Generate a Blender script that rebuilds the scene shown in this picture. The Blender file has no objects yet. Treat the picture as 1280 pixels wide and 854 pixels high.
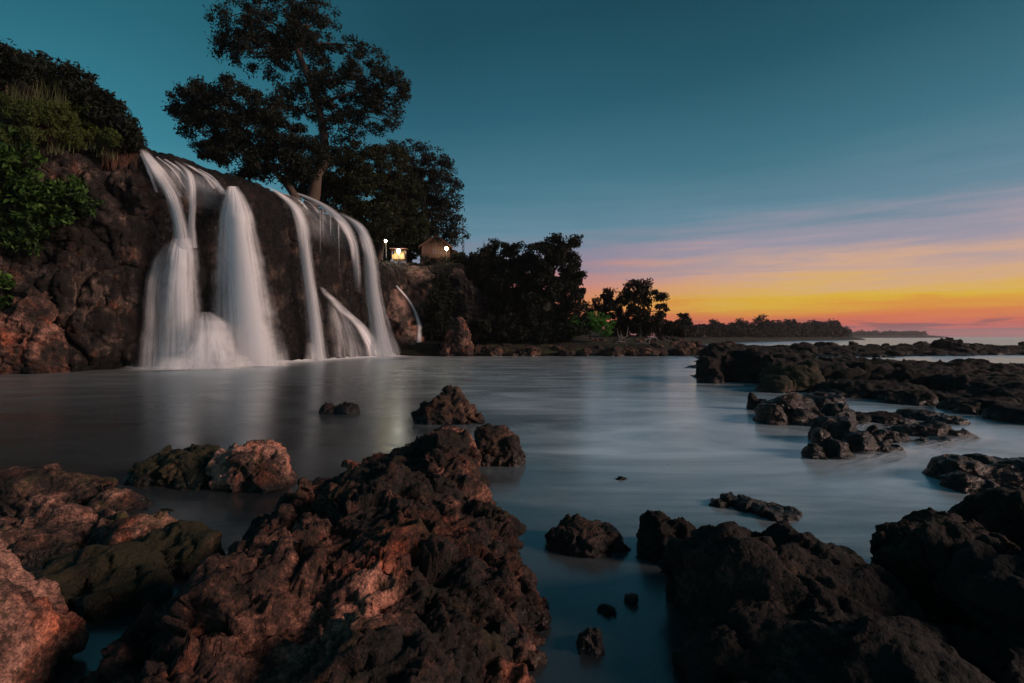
import bpy, bmesh, math, random
import numpy as np
from mathutils import Vector, Matrix
from mathutils.bvhtree import BVHTree

# ------------------------------------------------------------------ camera, sky, sun, exposure
S = bpy.context.scene
COL = S.collection
R = math.radians
H_CAM, F = 2.0, 640.0            # eye height above the pool; focal length in pixels of the 1280 wide photo
HOR = 421.0                      # row of the sea horizon
cam_d = bpy.data.cameras.new('camera'); cam = bpy.data.objects.new('camera', cam_d); COL.objects.link(cam)
cam.location = (0, 0, H_CAM); cam.rotation_euler = (R(90), 0, 0)
cam_d.sensor_width = 36; cam_d.lens = 18; cam_d.shift_y = -6 / 1280
cam_d.clip_start = 0.05; cam_d.clip_end = 30000
S.camera = cam
S.render.engine = 'CYCLES'
S.view_settings.view_transform = 'Standard'; S.view_settings.look = 'None'
S.view_settings.exposure = 0.0; S.view_settings.gamma = 1.0
S.cycles.max_bounces = 8; S.cycles.transparent_max_bounces = 24; S.cycles.diffuse_bounces = 3
S.cycles.volume_bounces = 1
try:
    S.cycles.use_denoising = True
except Exception:
    pass

SUN_AZ, SUN_EL = R(103), R(21)    # azimuth measured from the view direction (+Y) towards +X
GLOW_AZ = R(68)                  # where the afterglow stands on the horizon

def srgb(r, g, b, a=1.0):
    def c(v):
        v /= 255.0
        return v / 12.92 if v <= 0.04045 else ((v + 0.055) / 1.055) ** 2.4
    return (c(r), c(g), c(b), a)

class N:
    """small helper round a node tree"""
    def __init__(s, tree):
        s.t = tree; s.n = tree.nodes; s.l = tree.links
    def new(s, typ, props=None, **ins):
        nd = s.n.new(typ)
        for k, v in (props or {}).items():
            setattr(nd, k, v)
        for k, v in ins.items():
            s.set(nd, k, v)
        return nd
    def set(s, nd, k, v):
        key = int(k[1:]) if k[0] == 'i' and k[1:].isdigit() else k.replace('_', ' ')
        sock = nd.inputs[key]
        if isinstance(v, bpy.types.NodeSocket):
            s.l.new(v, sock)
        elif isinstance(v, bpy.types.Node):
            s.l.new(v.outputs[0], sock)
        else:
            sock.default_value = v
    def math(s, op, a, b=0.0, c=0.0, clamp=False):
        nd = s.new('ShaderNodeMath', {'operation': op, 'use_clamp': clamp}, i0=a, i1=b)
        if op in ('MULTIPLY_ADD', 'SMOOTH_MIN'):
            s.set(nd, 'i2', c)
        return nd.outputs[0]
    def mix(s, fac, a, b, blend='MIX'):
        nd = s.n.new('ShaderNodeMix'); nd.data_type = 'RGBA'; nd.blend_type = blend
        for i, v in ((0, fac), (6, a), (7, b)):
            if isinstance(v, bpy.types.NodeSocket): s.l.new(v, nd.inputs[i])
            else: nd.inputs[i].default_value = v
        return nd.outputs[2]
    def maprange(s, v, a, b, c=0.0, d=1.0, smooth=False):
        nd = s.new('ShaderNodeMapRange', {'interpolation_type': 'SMOOTHSTEP' if smooth else 'LINEAR', 'clamp': True}, i0=v, i1=a, i2=b, i3=c, i4=d)
        return nd.outputs[0]
    def ramp(s, fac, stops, interp='LINEAR'):
        nd = s.n.new('ShaderNodeValToRGB'); cr = nd.color_ramp; cr.interpolation = interp
        while len(cr.elements) < len(stops): cr.elements.new(0.5)
        for e, (p, c) in zip(cr.elements, stops):
            e.position = p; e.color = c if len(c) == 4 else (*c, 1)
        s.set(nd, 'i0', fac)
        return nd.outputs[0]
    def noise(s, vec, scale, detail=4, rough=0.5, dist=0.0):
        nd = s.new('ShaderNodeTexNoise', None, Scale=scale, Detail=detail, Roughness=rough, Distortion=dist)
        s.set(nd, 'Vector', vec)
        return nd.outputs[0]
    def vscale(s, vec, sc):
        nd = s.new('ShaderNodeMapping', None, Vector=vec, Scale=sc)
        return nd.outputs[0]

W = bpy.data.worlds.new('World'); S.world = W; W.use_nodes = True
n = N(W.node_tree); n.n.clear()
tc = n.new('ShaderNodeTexCoord').outputs['Generated']
sp = n.new('ShaderNodeSeparateXYZ', None, i0=tc)
elev = n.math('MULTIPLY', n.math('ARCSINE', sp.outputs[2]), 180 / math.pi)
hl = n.math('MAXIMUM', n.math('SQRT', n.math('SUBTRACT', 1.0, n.math('MULTIPLY', sp.outputs[2], sp.outputs[2]))), 0.02)
dots = n.math('ADD', n.math('MULTIPLY', sp.outputs[0], math.sin(GLOW_AZ)), n.math('MULTIPLY', sp.outputs[1], math.cos(GLOW_AZ)))
ca = n.math('DIVIDE', dots, hl)                                    # 1 towards the afterglow, -1 away from it
streak = n.noise(n.vscale(tc, (2.2, 2.2, 26.0)), 1.6, 5, 0.55, 0.3)
streak2 = n.noise(n.vscale(tc, (4.0, 4.0, 70.0)), 2.2, 4, 0.6, 0.2)
wob = n.math('ADD', n.math('MULTIPLY', n.math('SUBTRACT', streak, 0.5), 7.5), n.math('MULTIPLY', n.math('SUBTRACT', streak2, 0.5), 1.8))
wob = n.math('MULTIPLY', wob, n.maprange(elev, 0.3, 6.0))
wob = n.math('MULTIPLY', wob, n.maprange(elev, 22.0, 9.0))
spread = n.maprange(ca, -0.6, 1.0, 0.62, 1.02)
e2 = n.math('ADD', n.math('DIVIDE', elev, spread), wob)
t = n.math('DIVIDE', e2, 90.0)
deg = lambda d: max(0.0, d / 90.0)
warm = n.ramp(t, [(deg(0), srgb(150, 72, 84)), (deg(0.7), srgb(200, 80, 80)), (deg(1.6), srgb(222, 106, 74)), (deg(2.5), srgb(228, 140, 56)),
                  (deg(3.6), srgb(228, 184, 50)), (deg(5.0), srgb(226, 180, 112)), (deg(6.8), srgb(212, 172, 150)), (deg(9.5), srgb(160, 154, 170)),
                  (deg(13), srgb(100, 138, 157)), (deg(19), srgb(60, 115, 133)), (deg(27), srgb(33, 87, 104)), (deg(36), srgb(20, 66, 82)), (deg(75), srgb(14, 46, 60))])
cool = n.ramp(t, [(deg(0), srgb(158, 84, 92)), (deg(1.5), srgb(214, 102, 82)), (deg(3.5), srgb(224, 126, 94)), (deg(6), srgb(210, 128, 122)), (deg(9), srgb(150, 136, 156)),
                  (deg(13), srgb(104, 143, 162)), (deg(19), srgb(70, 123, 142)), (deg(27), srgb(40, 97, 116)), (deg(36), srgb(25, 76, 92)), (deg(75), srgb(15, 50, 64))])
away = n.ramp(t, [(deg(0), srgb(118, 140, 156)), (deg(6), srgb(128, 168, 182)), (deg(14), srgb(100, 164, 182)), (deg(24), srgb(58, 134, 154)), (deg(38), srgb(38, 106, 124)), (deg(75), srgb(15, 50, 64))])
base = n.mix(n.maprange(ca, 0.35, 0.8, smooth=True), cool, warm)
base = n.mix(n.maprange(ca, 0.25, -0.35, smooth=True), base, away)
# low cloud bank near the horizon
cl = n.noise(n.vscale(tc, (7.0, 7.0, 95.0)), 1.7, 6, 0.55, 0.2)
band = n.math('MULTIPLY', n.maprange(elev, 0.15, 0.7, smooth=True), n.maprange(elev, 2.0, 1.1, smooth=True))
cm = n.math('MULTIPLY', n.maprange(cl, 0.50, 0.57, smooth=True), band)
base = n.mix(n.math('MULTIPLY', cm, 0.75), base, srgb(112, 66, 82))
sky = n.new('ShaderNodeTexSky', {'sky_type': 'NISHITA', 'sun_disc': False, 'sun_elevation': R(-3.0), 'sun_rotation': SUN_AZ, 'air_density': 1.2, 'dust_density': 2.0})
bg1 = n.new('ShaderNodeBackground', None, Color=base, Strength=0.93)
bg2 = n.new('ShaderNodeBackground', None, Color=sky, Strength=0.05)
add = n.new('ShaderNodeAddShader', None, i0=bg1, i1=bg2)
wo = n.new('ShaderNodeOutputWorld', None, Surface=add)

sun_d = bpy.data.lights.new('sun', 'SUN'); sun = bpy.data.objects.new('sun', sun_d); COL.objects.link(sun)
sun_d.energy = 2.7; sun_d.angle = R(14); sun_d.color = (1.0, 0.70, 0.58)
sv = Vector((math.sin(SUN_AZ) * math.cos(SUN_EL), math.cos(SUN_AZ) * math.cos(SUN_EL), math.sin(SUN_EL)))
sun.rotation_euler = (-sv).to_track_quat('-Z', 'Y').to_euler(); sun.location = sv * 40

# ------------------------------------------------------------------ helpers
rng = np.random.default_rng(11)
random.seed(11)

def P(px, py, Y):
    """photo pixel + distance -> world point"""
    return np.array([(px - 640) / F * Y, Y, H_CAM - (py - HOR) / F * Y])
def GY(py):
    return H_CAM * F / (py - HOR)

_G = np.array([[1,1,0],[-1,1,0],[1,-1,0],[-1,-1,0],[1,0,1],[-1,0,1],[1,0,-1],[-1,0,-1],[0,1,1],[0,-1,1],[0,1,-1],[0,-1,-1],[1,1,0],[-1,1,0],[0,-1,1],[0,-1,-1]], np.float32)
def _hash(ix, iy, iz, seed):
    h = (ix.astype(np.uint32) * np.uint32(374761393) + iy.astype(np.uint32) * np.uint32(668265263) + iz.astype(np.uint32) * np.uint32(2246822519) + np.uint32(seed * 3266489917 & 0xffffffff))
    h = (h ^ (h >> np.uint32(13))) * np.uint32(1274126177)
    h = (h ^ (h >> np.uint32(15))) * np.uint32(2246822519)
    return h ^ (h >> np.uint32(16))
def perlin(Q, seed=0):
    I = np.floor(Q).astype(np.int64); f = (Q - I).astype(np.float32)
    u = f * f * f * (f * (f * 6 - 15) + 10)
    out = 0
    for dx in (0, 1):
        wx = u[:, 0] if dx else 1 - u[:, 0]
        for dy in (0, 1):
            wy = u[:, 1] if dy else 1 - u[:, 1]
            for dz in (0, 1):
                wz = u[:, 2] if dz else 1 - u[:, 2]
                g = _G[_hash(I[:, 0] + dx, I[:, 1] + dy, I[:, 2] + dz, seed) & np.uint32(15)]
                d = g[:, 0] * (f[:, 0] - dx) + g[:, 1] * (f[:, 1] - dy) + g[:, 2] * (f[:, 2] - dz)
                out = out + wx * wy * wz * d
    return out
def fbm(Q, o=4, seed=0, gain=0.5):
    a, s, tot = 1.0, 0.0, 0.0
    for i in range(o):
        s = s + a * perlin(Q * 2.03 ** i + i * 17.3, seed + i); tot += a; a *= gain
    return s / tot
def ridged(Q, o=4, seed=0, gain=0.5):
    a, s, tot = 1.0, 0.0, 0.0
    for i in range(o):
        s = s + a * (1 - 2 * np.abs(perlin(Q * 2.03 ** i + i * 9.7, seed + i))); tot += a; a *= gain
    return s / tot
def worley(Q, seed=0):
    I = np.floor(Q).astype(np.int64); f = (Q - I).astype(np.float32)
    best = np.full(len(Q), 9.0, np.float32)
    for dx in (-1, 0, 1):
        for dy in (-1, 0, 1):
            for dz in (-1, 0, 1):
                h = _hash(I[:, 0] + dx, I[:, 1] + dy, I[:, 2] + dz, seed)
                jx = (h & np.uint32(1023)).astype(np.float32) / 1023; jy = ((h >> np.uint32(10)) & np.uint32(1023)).astype(np.float32) / 1023; jz = ((h >> np.uint32(20)) & np.uint32(1023)).astype(np.float32) / 1023
                best = np.minimum(best, (dx + jx - f[:, 0]) ** 2 + (dy + jy - f[:, 1]) ** 2 + (dz + jz - f[:, 2]) ** 2)
    return np.sqrt(best)

def plates(Q, seed=0, tilt=.7):
    """broken-rock relief: every Voronoi cell is its own tilted facet"""
    I = np.floor(Q).astype(np.int64); f = (Q - I).astype(np.float32)
    best = np.full(len(Q), 9.0, np.float32); H = np.zeros(len(Q), np.uint32); D = np.zeros((len(Q), 3), np.float32)
    for dx in (-1, 0, 1):
        for dy in (-1, 0, 1):
            for dz in (-1, 0, 1):
                h = _hash(I[:, 0] + dx, I[:, 1] + dy, I[:, 2] + dz, seed)
                o = np.stack([dx + (h & np.uint32(1023)).astype(np.float32) / 1023 - f[:, 0], dy + ((h >> np.uint32(10)) & np.uint32(1023)).astype(np.float32) / 1023 - f[:, 1], dz + ((h >> np.uint32(20)) & np.uint32(1023)).astype(np.float32) / 1023 - f[:, 2]], 1)
                d2 = (o * o).sum(1); m_ = d2 < best
                best[m_] = d2[m_]; H[m_] = h[m_]; D[m_] = o[m_]
    g = H * np.uint32(2654435761); r_ = lambda k: ((g >> np.uint32(k)) & np.uint32(255)).astype(np.float32) / 255 - .5
    return r_(0) + tilt * 2 * (r_(8) * D[:, 0] + r_(16) * D[:, 1] + r_(24) * D[:, 2])

def mesh_np(name, V, Fs, smooth=True):
    """V (n,3); Fs (m,3) or (m,4) int array"""
    me = bpy.data.meshes.new(name)
    V = np.asarray(V, np.float32); Fs = np.asarray(Fs, np.int32)
    k = Fs.shape[1]
    me.vertices.add(len(V)); me.vertices.foreach_set('co', V.ravel())
    me.loops.add(Fs.size); me.loops.foreach_set('vertex_index', Fs.ravel())
    me.polygons.add(len(Fs)); me.polygons.foreach_set('loop_start', np.arange(0, Fs.size, k, dtype=np.int32))
    me.update(calc_edges=True)
    me.polygons.foreach_set('use_smooth', np.full(len(Fs), smooth))
    return me

def put(name, me, mat=None, parent=None, origin=None, label=None, cat=None, group=None, kind=None):
    """link a mesh given in WORLD coordinates (or in the parent's coordinates) as one object, its origin moved to `origin`"""
    if origin is not None:
        me.transform(Matrix.Translation(-Vector(origin)))
    o = bpy.data.objects.new(name, me); COL.objects.link(o)
    if origin is not None: o.location = Vector(origin)
    if mat is not None and not me.materials: me.materials.append(mat)
    if parent is not None:
        o.parent = parent
        o.matrix_parent_inverse = Matrix.Translation(-parent.location)
    tag(o, label, cat, group, kind)
    return o
def tag(o, label=None, cat=None, group=None, kind=None):
    if label: o['label'] = label
    if cat: o['category'] = cat
    if group: o['group'] = group
    if kind: o['kind'] = kind
    return o
def empty(name, loc, label=None, cat=None, group=None):
    o = bpy.data.objects.new(name, None); COL.objects.link(o); o.location = Vector(loc)
    o.empty_display_size = 0.2
    return tag(o, label, cat, group)

def grid_faces(nu, nv):
    i = np.arange(nu - 1)[:, None] * nv + np.arange(nv - 1)[None, :]
    i = i.ravel()
    return np.stack([i, i + nv, i + nv + 1, i + 1], 1)
def vnormals(me):
    a = np.empty(len(me.vertices) * 3, np.float32); me.vertex_normals.foreach_get('vector', a); return a.reshape(-1, 3)
def vcos(me):
    a = np.empty(len(me.vertices) * 3, np.float32); me.vertices.foreach_get('co', a); return a.reshape(-1, 3)
def set_cos(me, V):
    me.vertices.foreach_set('co', np.ascontiguousarray(V, np.float32).ravel()); me.update()

# ------------------------------------------------------------------ materials
def new_mat(name):
    m = bpy.data.materials.new(name); m.use_nodes = True
    k = N(m.node_tree); k.n.clear()
    return m, k
def rock_mat(name, light, mid, dark, moss=(0.03, 0.035, 0.012), moss_amt=0.3, wet=0.35, cover=0.5, scale=1.0, wetgloss=0.25, soak=False, drip=0.0, relief=1.0):
    """pitted reef limestone: pale bared rock against dark algae crust, both also painting in lit and shaded spots, moss on top, a wet band above the water"""
    m, k = new_mat(name)
    geo = k.new('ShaderNodeNewGeometry'); pos = geo.outputs['Position']
    big = k.noise(pos, 0.9 * scale, 9, 0.62, 0.4)
    mid_n = k.noise(pos, 4.2 * scale, 8, 0.65, 0.3)
    fine = k.noise(pos, 22.0 * scale, 6, 0.65)
    v = k.math('ADD', k.math('MULTIPLY', big, 0.62), k.math('ADD', k.math('MULTIPLY', mid_n, 0.26), k.math('MULTIPLY', fine, 0.12)))
    c0 = 0.5 - (cover - 0.5) * 0.35
    col = k.ramp(v, [(c0 - 0.06, (*dark, 1)), (c0 - 0.005, tuple(0.3 * a + .7 * b for a, b in zip(mid, dark)) + (1,)), (c0 + 0.035, (*mid, 1)), (c0 + 0.10, (*light, 1))])  # the patches also put lit spots and shade into the rock colour
    grain = k.ramp(fine, [(0.32, (0.38, 0.38, 0.38, 1)), (0.66, (1.4, 1.36, 1.32, 1))])
    col = k.mix(0.85, col, grain, 'MULTIPLY')
    spk = k.noise(pos, 58.0 * scale, 3, .6)
    col = k.mix(.8, col, k.ramp(spk, [(.36, (.45, .45, .46, 1)), (.5, (.95, .95, .95, 1)), (.64, (1.55, 1.5, 1.45, 1))]), 'MULTIPLY')
    if drip:                                                 # mineral drip stains running down the face
        dn = k.noise(k.vscale(pos, (2.4, 2.4, .22)), 1.0, 7, .65, .3)
        col = k.mix(drip, col, k.ramp(dn, [(.36, (.25, .24, .23, 1)), (.5, (.8, .78, .76, 1)), (.64, (2.0, 1.85, 1.75, 1))]), 'MULTIPLY')
    # iron staining
    st = k.noise(k.vscale(pos, (1.3, 1.3, 0.8)), 1.3 * scale, 6, 0.6, 0.5)
    col = k.mix(k.maprange(st, 0.52, 0.66), col, k.mix(1.0, col, (1.25, 0.72, 0.52, 1), 'MULTIPLY'))
    # moss
    nz = k.new('ShaderNodeSeparateXYZ', None, i0=geo.outputs['Normal']).outputs[2]
    mn = k.noise(pos, 2.1 * scale, 7, 0.65)
    mm = k.math('MULTIPLY', k.maprange(nz, -0.1, 0.7), k.maprange(mn, 0.62 - moss_amt * 0.35, 0.72 - moss_amt * 0.3))
    col = k.mix(k.math('MULTIPLY', mm, 0.85), col, k.mix(fine, (*[c * 0.5 for c in moss], 1), (*[c * 1.6 for c in moss], 1)))
    # wet band
    z = k.new('ShaderNodeSeparateXYZ', None, i0=pos).outputs[2]
    wz = k.math('ADD', z, k.math('MULTIPLY', k.math('SUBTRACT', mid_n, 0.5), 0.35))
    wb = k.maprange(wz, wet, wet * 0.25, smooth=True)
    col = k.mix(wb, col, k.mix(1.0, col, (0.42, 0.40, 0.38, 1), 'MULTIPLY'))
    if soak:                                                 # rock that the falls keep wet
        wb = k.math('MAXIMUM', wb, k.math('MULTIPLY', k.new('ShaderNodeAttribute', {'attribute_name': 'soak'}).outputs['Fac'], k.maprange(mid_n, .25, .6, .75, 1.0)))
        col = k.mix(wb, col, k.mix(1.0, col, (0.34, 0.36, 0.37, 1), 'MULTIPLY'))
    rough = k.math('SUBTRACT', 0.88, k.math('MULTIPLY', wb, 0.88 - wetgloss))
    vo = k.new('ShaderNodeTexVoronoi', {'feature': 'F1'}, Scale=26.0 * scale, Vector=pos).outputs[0]
    pit = k.maprange(vo, 0.0, 0.34)
    hgt = k.math('ADD', k.math('MULTIPLY', fine, 0.7), k.math('ADD', k.math('MULTIPLY', mid_n, 1.2), k.math('MULTIPLY', pit, 0.25)))
    bump = k.new('ShaderNodeBump', None, Strength=0.95, Distance=0.045 / scale * relief, Height=hgt)
    bs = k.new('ShaderNodeBsdfPrincipled', None, Base_Color=col, Roughness=rough, Normal=bump)
    bs.inputs['Specular IOR Level'].default_value = 0.35
    k.new('ShaderNodeOutputMaterial', None, Surface=bs)
    return m
def leaf_mat(name, a, b, trans=0.25, power=1.0):
    m, k = new_mat(name)
    geo = k.new('ShaderNodeNewGeometry')
    rnd = geo.outputs['Random Per Island']
    big = k.noise(geo.outputs['Position'], 0.45, 3)
    fac = k.math('ADD', k.math('MULTIPLY', rnd, 0.6), k.math('MULTIPLY', k.maprange(big, 0.3, 0.7), 0.4))
    if power != 1.0: fac = k.math('POWER', fac, power)
    col = k.mix(fac, (*a, 1), (*b, 1))
    d = k.new('ShaderNodeBsdfPrincipled', None, Base_Color=col, Roughness=0.6)
    d.inputs['Specular IOR Level'].default_value = 0.25
    tr = k.new('ShaderNodeBsdfTranslucent', None, Color=col)
    mx = k.new('ShaderNodeMixShader', None, i0=trans, i1=d, i2=tr)
    k.new('ShaderNodeOutputMaterial', None, Surface=mx)
    return m
def plain_mat(name, col, rough=0.7, var=0.35, scale=6.0, bump=0.2, emit=0.0, stretch=(1, 1, 1), metal=0.0):
    m, k = new_mat(name)
    pos = k.new('ShaderNodeNewGeometry').outputs['Position']
    nz = k.noise(k.vscale(pos, stretch), scale, 6, 0.6)
    c = k.mix(nz, (*[x * (1 - var) for x in col], 1), (*[min(1, x * (1 + var)) for x in col], 1))
    b = k.new('ShaderNodeBump', None, Strength=bump, Distance=0.03, Height=nz)
    bs = k.new('ShaderNodeBsdfPrincipled', None, Base_Color=c, Roughness=rough, Normal=b, Metallic=metal)
    if emit:
        bs.inputs['Emission Color'].default_value = (*col, 1); bs.inputs['Emission Strength'].default_value = emit
    k.new('ShaderNodeOutputMaterial', None, Surface=bs)
    return m

M_HERO = rock_mat('reef_rock_red', (0.46, 0.21, 0.15), (0.15, 0.068, 0.05), (0.016, 0.013, 0.011), moss=(0.03, 0.025, 0.010), moss_amt=0.2, cover=0.44, wet=0.16)
M_PINK = rock_mat('reef_rock_pink', (0.47, 0.24, 0.18), (0.20, 0.105, 0.08), (0.022, 0.017, 0.014), moss=(0.05, 0.05, 0.015), moss_amt=0.2, cover=0.50, wet=0.2)
M_SALMON = rock_mat('reef_rock_salmon', (0.47, 0.25, 0.19), (0.27, 0.14, 0.108), (0.022, 0.018, 0.016), moss_amt=0.1, cover=0.56, wet=0.16, scale=1.3)
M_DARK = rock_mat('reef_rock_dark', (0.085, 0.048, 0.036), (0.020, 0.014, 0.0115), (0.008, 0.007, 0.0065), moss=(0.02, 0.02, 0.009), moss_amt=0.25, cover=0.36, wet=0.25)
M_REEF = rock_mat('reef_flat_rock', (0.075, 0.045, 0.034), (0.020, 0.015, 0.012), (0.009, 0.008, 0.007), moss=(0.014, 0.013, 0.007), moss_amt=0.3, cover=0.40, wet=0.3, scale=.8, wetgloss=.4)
M_WET = rock_mat('reef_rock_wet', (0.20, 0.105, 0.072), (0.075, 0.043, 0.032), (0.018, 0.014, 0.012), moss=(0.025, 0.022, 0.01), moss_amt=0.2, cover=0.5, wet=1.2, wetgloss=.22)
M_BROWN = rock_mat('reef_rock_brown', (0.20, 0.105, 0.072), (0.085, 0.048, 0.035), (0.02, 0.015, 0.013), moss=(0.03, 0.028, 0.01), moss_amt=0.2, cover=0.5, wet=0.22)
M_MOSSY = rock_mat('reef_rock_mossy', (0.22, 0.13, 0.085), (0.07, 0.05, 0.03), (0.015, 0.014, 0.010), moss=(0.024, 0.023, 0.010), moss_amt=.8, cover=0.45, wet=0.16)
M_CLIFF = rock_mat('cliff_rock', (0.19, 0.135, 0.115), (0.045, 0.036, 0.032), (0.010, 0.009, 0.009), moss=(0.03, 0.033, 0.012), moss_amt=0.15, cover=0.50, scale=0.6, wet=1.1, wetgloss=.32, soak=True, drip=.9, relief=3.0)
M_SLAB = rock_mat('slab_rock', (0.30, 0.19, 0.155), (0.15, 0.10, 0.083), (0.03, 0.024, 0.021), moss=(0.03, 0.035, 0.012), moss_amt=0.15, cover=0.55, scale=0.5, wet=0.9)
M_CPINK = rock_mat('cliff_rock_pink', (0.44, 0.225, 0.17), (0.18, 0.095, 0.073), (0.022, 0.018, 0.016), moss=(0.09, 0.06, 0.015), moss_amt=0.15, cover=0.50, scale=0.75, wet=0.7, relief=2.5)
M_BED = rock_mat('sea_bed_rock', (0.36, 0.29, 0.25), (0.13, 0.105, 0.09), (0.02, 0.018, 0.016), moss_amt=0.2, cover=.48, wet=-9)
M_BARK = plain_mat('bark', (0.075, 0.05, 0.035), 0.9, 0.5, 5, 0.8, stretch=(3, 3, 0.6))
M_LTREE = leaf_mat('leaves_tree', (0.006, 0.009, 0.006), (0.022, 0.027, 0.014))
M_LTREE2 = leaf_mat('leaves_lamp_tint', (0.008, 0.012, 0.004), (0.032, 0.042, 0.010))  # yellow-green tint of the lamplight put into the leaf colour
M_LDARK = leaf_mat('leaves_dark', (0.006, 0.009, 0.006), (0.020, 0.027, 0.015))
M_LGREEN = leaf_mat('leaves_green_lit', (0.03, 0.11, 0.012), (0.09, 0.26, 0.03))  # lamplight on the bank shrub put in as a brighter green
M_LBROAD = leaf_mat('leaves_broad', (0.006, 0.020, 0.005), (0.12, 0.25, 0.035), .25, 2.6)
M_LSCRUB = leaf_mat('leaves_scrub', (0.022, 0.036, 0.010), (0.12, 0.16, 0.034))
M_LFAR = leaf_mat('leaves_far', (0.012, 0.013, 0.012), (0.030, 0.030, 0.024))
M_GRASS = leaf_mat('grass_blades', (0.05, 0.065, 0.025), (0.16, 0.18, 0.08))
M_STRAW = leaf_mat('dry_roots', (0.16, 0.07, 0.045), (0.40, 0.20, 0.13), 0.1)

# ------------------------------------------------------------------ water and beds
def water_mat():
    m, k = new_mat('pool_water')
    pos = k.new('ShaderNodeNewGeometry').outputs['Position']
    sw = k.noise(k.vscale(pos, (0.35, 0.9, 1)), 0.8, 4, 0.55, 0.6)
    rp = k.noise(k.vscale(pos, (0.8, 2.2, 1)), 1.8, 3, 0.5)
    bump = k.new('ShaderNodeBump', None, Strength=0.02, Distance=0.25, Height=k.math('ADD', sw, k.math('MULTIPLY', rp, 0.35)))
    sy = k.new('ShaderNodeSeparateXYZ', None, i0=pos)
    chop = k.maprange(k.math('ADD', sy.outputs[0], k.math('MULTIPLY', sy.outputs[1], -.35)), -10.0, -26.0, 0.0, .10, smooth=True)   # ruffled near the falls
    rough = k.math('ADD', k.maprange(sw, 0.3, 0.7, 0.19, 0.29), chop)
    gl = k.new('ShaderNodeBsdfGlossy', None, Color=(0.84, 0.93, 0.97, 1), Roughness=rough, Normal=bump)
    fr = k.new('ShaderNodeFresnel', None, IOR=2.0)
    body_c = k.mix(k.maprange(sw, 0.3, 0.7), (0.52, 0.66, 0.75, 1), (0.70, 0.84, 0.92, 1))
    df = k.new('ShaderNodeBsdfDiffuse', None, Color=body_c)
    tr = k.new('ShaderNodeBsdfTransparent', None, Color=(0.66, 0.72, 0.72, 1))
    # mid pool milky, with the sky's sheen painted into its colour; the corners between the near rocks are clear and dark
    sx = k.new('ShaderNodeSeparateXYZ', None, i0=pos)
    wx = k.math('ADD', sx.outputs[0], k.math('MULTIPLY', k.math('SUBTRACT', sw, .5), 3.0))
    side = k.maprange(k.math('ADD', wx, k.math('MULTIPLY', sx.outputs[1], .30)), -1.5, 5.0, smooth=True)
    near = k.maprange(k.math('ADD', sx.outputs[1], k.math('MULTIPLY', k.math('SUBTRACT', rp, .5), 2.0)), 2.6, 7.5, .12, 1.0, smooth=True)
    swirl = k.noise(k.vscale(pos, (.22, .62, 1)), .75, 6, .6, 1.6)             # drifting foam trails
    milk_sheen = k.math('ADD', .06, k.math('MULTIPLY', k.math('MULTIPLY', side, near), k.maprange(swirl, .30, .68, .45, .98)))
    df.inputs[0].default_value = (0, 0, 0, 1)
    k.l.new(k.mix(milk_sheen, (0.055, 0.056, 0.056, 1), body_c), df.inputs[0])
    body = k.new('ShaderNodeMixShader', None, i0=k.math('MAXIMUM', milk_sheen, .30), i1=tr, i2=df)
    mx = k.new('ShaderNodeMixShader', None, i0=fr, i1=body, i2=gl)
    k.new('ShaderNodeOutputMaterial', None, Surface=mx)
    return m
M_WATER = water_mat()
wv = np.array([[-3600, -60, 0], [3600, -60, 0], [3600, 3600, 0], [-3600, 3600, 0]], float)
put('water', mesh_np('water', wv, np.array([[0, 1, 2, 3]])), M_WATER, kind='structure')
# sea bed: one sheet, lumpy near the camera, falling away with distance
xs = np.concatenate([np.linspace(-3600, -70, 8)[:-1], np.linspace(-70, 90, 321), np.linspace(90, 3600, 8)[1:]])
ys = np.concatenate([np.linspace(-60, -6, 6)[:-1], np.linspace(-6, 70, 240), np.linspace(70, 3600, 10)[1:]])
X, Y = np.meshgrid(xs, ys, indexing='ij'); Q = np.stack([X.ravel(), Y.ravel(), 0 * X.ravel()], 1)
zb = -0.52 - np.clip((Q[:, 1] - 9) / 30, 0, 1) * 1.2 + 0.22 * fbm(Q * 0.8, 4, 5) + 0.10 * ridged(Q * 2.1, 3, 8)
zb = np.minimum(zb, -0.14)
put('sea_bed', mesh_np('sea_bed', np.stack([Q[:, 0], Q[:, 1], zb], 1), grid_faces(len(xs), len(ys))), M_BED, kind='structure')

# ------------------------------------------------------------------ cliff
def smooth_interp(xs, ys, q):
    """monotone-ish cubic through the stations"""
    xs = np.asarray(xs, float); ys = np.asarray(ys, float)
    m = np.gradient(ys, xs)
    i = np.clip(np.searchsorted(xs, q) - 1, 0, len(xs) - 2)
    h = xs[i + 1] - xs[i]; t = (q - xs[i]) / h
    return (2*t**3 - 3*t**2 + 1) * ys[i] + (t**3 - 2*t**2 + t) * h * m[i] + (-2*t**3 + 3*t**2) * ys[i+1] + (t**3 - t**2) * h * m[i+1]
ST = [(-420, 24, 60, 1), (-200, 27, 72, 1), (-60, 28, 88, 1), (0, 29, 112, 1), (60, 30.2, 134, 1), (120, 31.5, 158, 0.9), (160, 32.6, 180, 0.5), (185, 33.3, 194, 0.05), (240, 35, 209, 0),
      (300, 37.6, 228, 0), (340, 40, 240, 0), (400, 45, 263, 0), (440, 49, 286, 0), (460, 51.3, 303, 0), (474, 53.5, 323, 0), (500, 58.5, 333, 0), (525, 62, 334, 0),
      (548, 60.5, 333, 0), (575, 58, 340, 0), (592, 58.5, 356, 0), (610, 62, 376, 0), (650, 68, 395, 0), (720, 74, 410, 0)]
spx = np.array([s[0] for s in ST], float)
NS, NT = 760, 250
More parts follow.
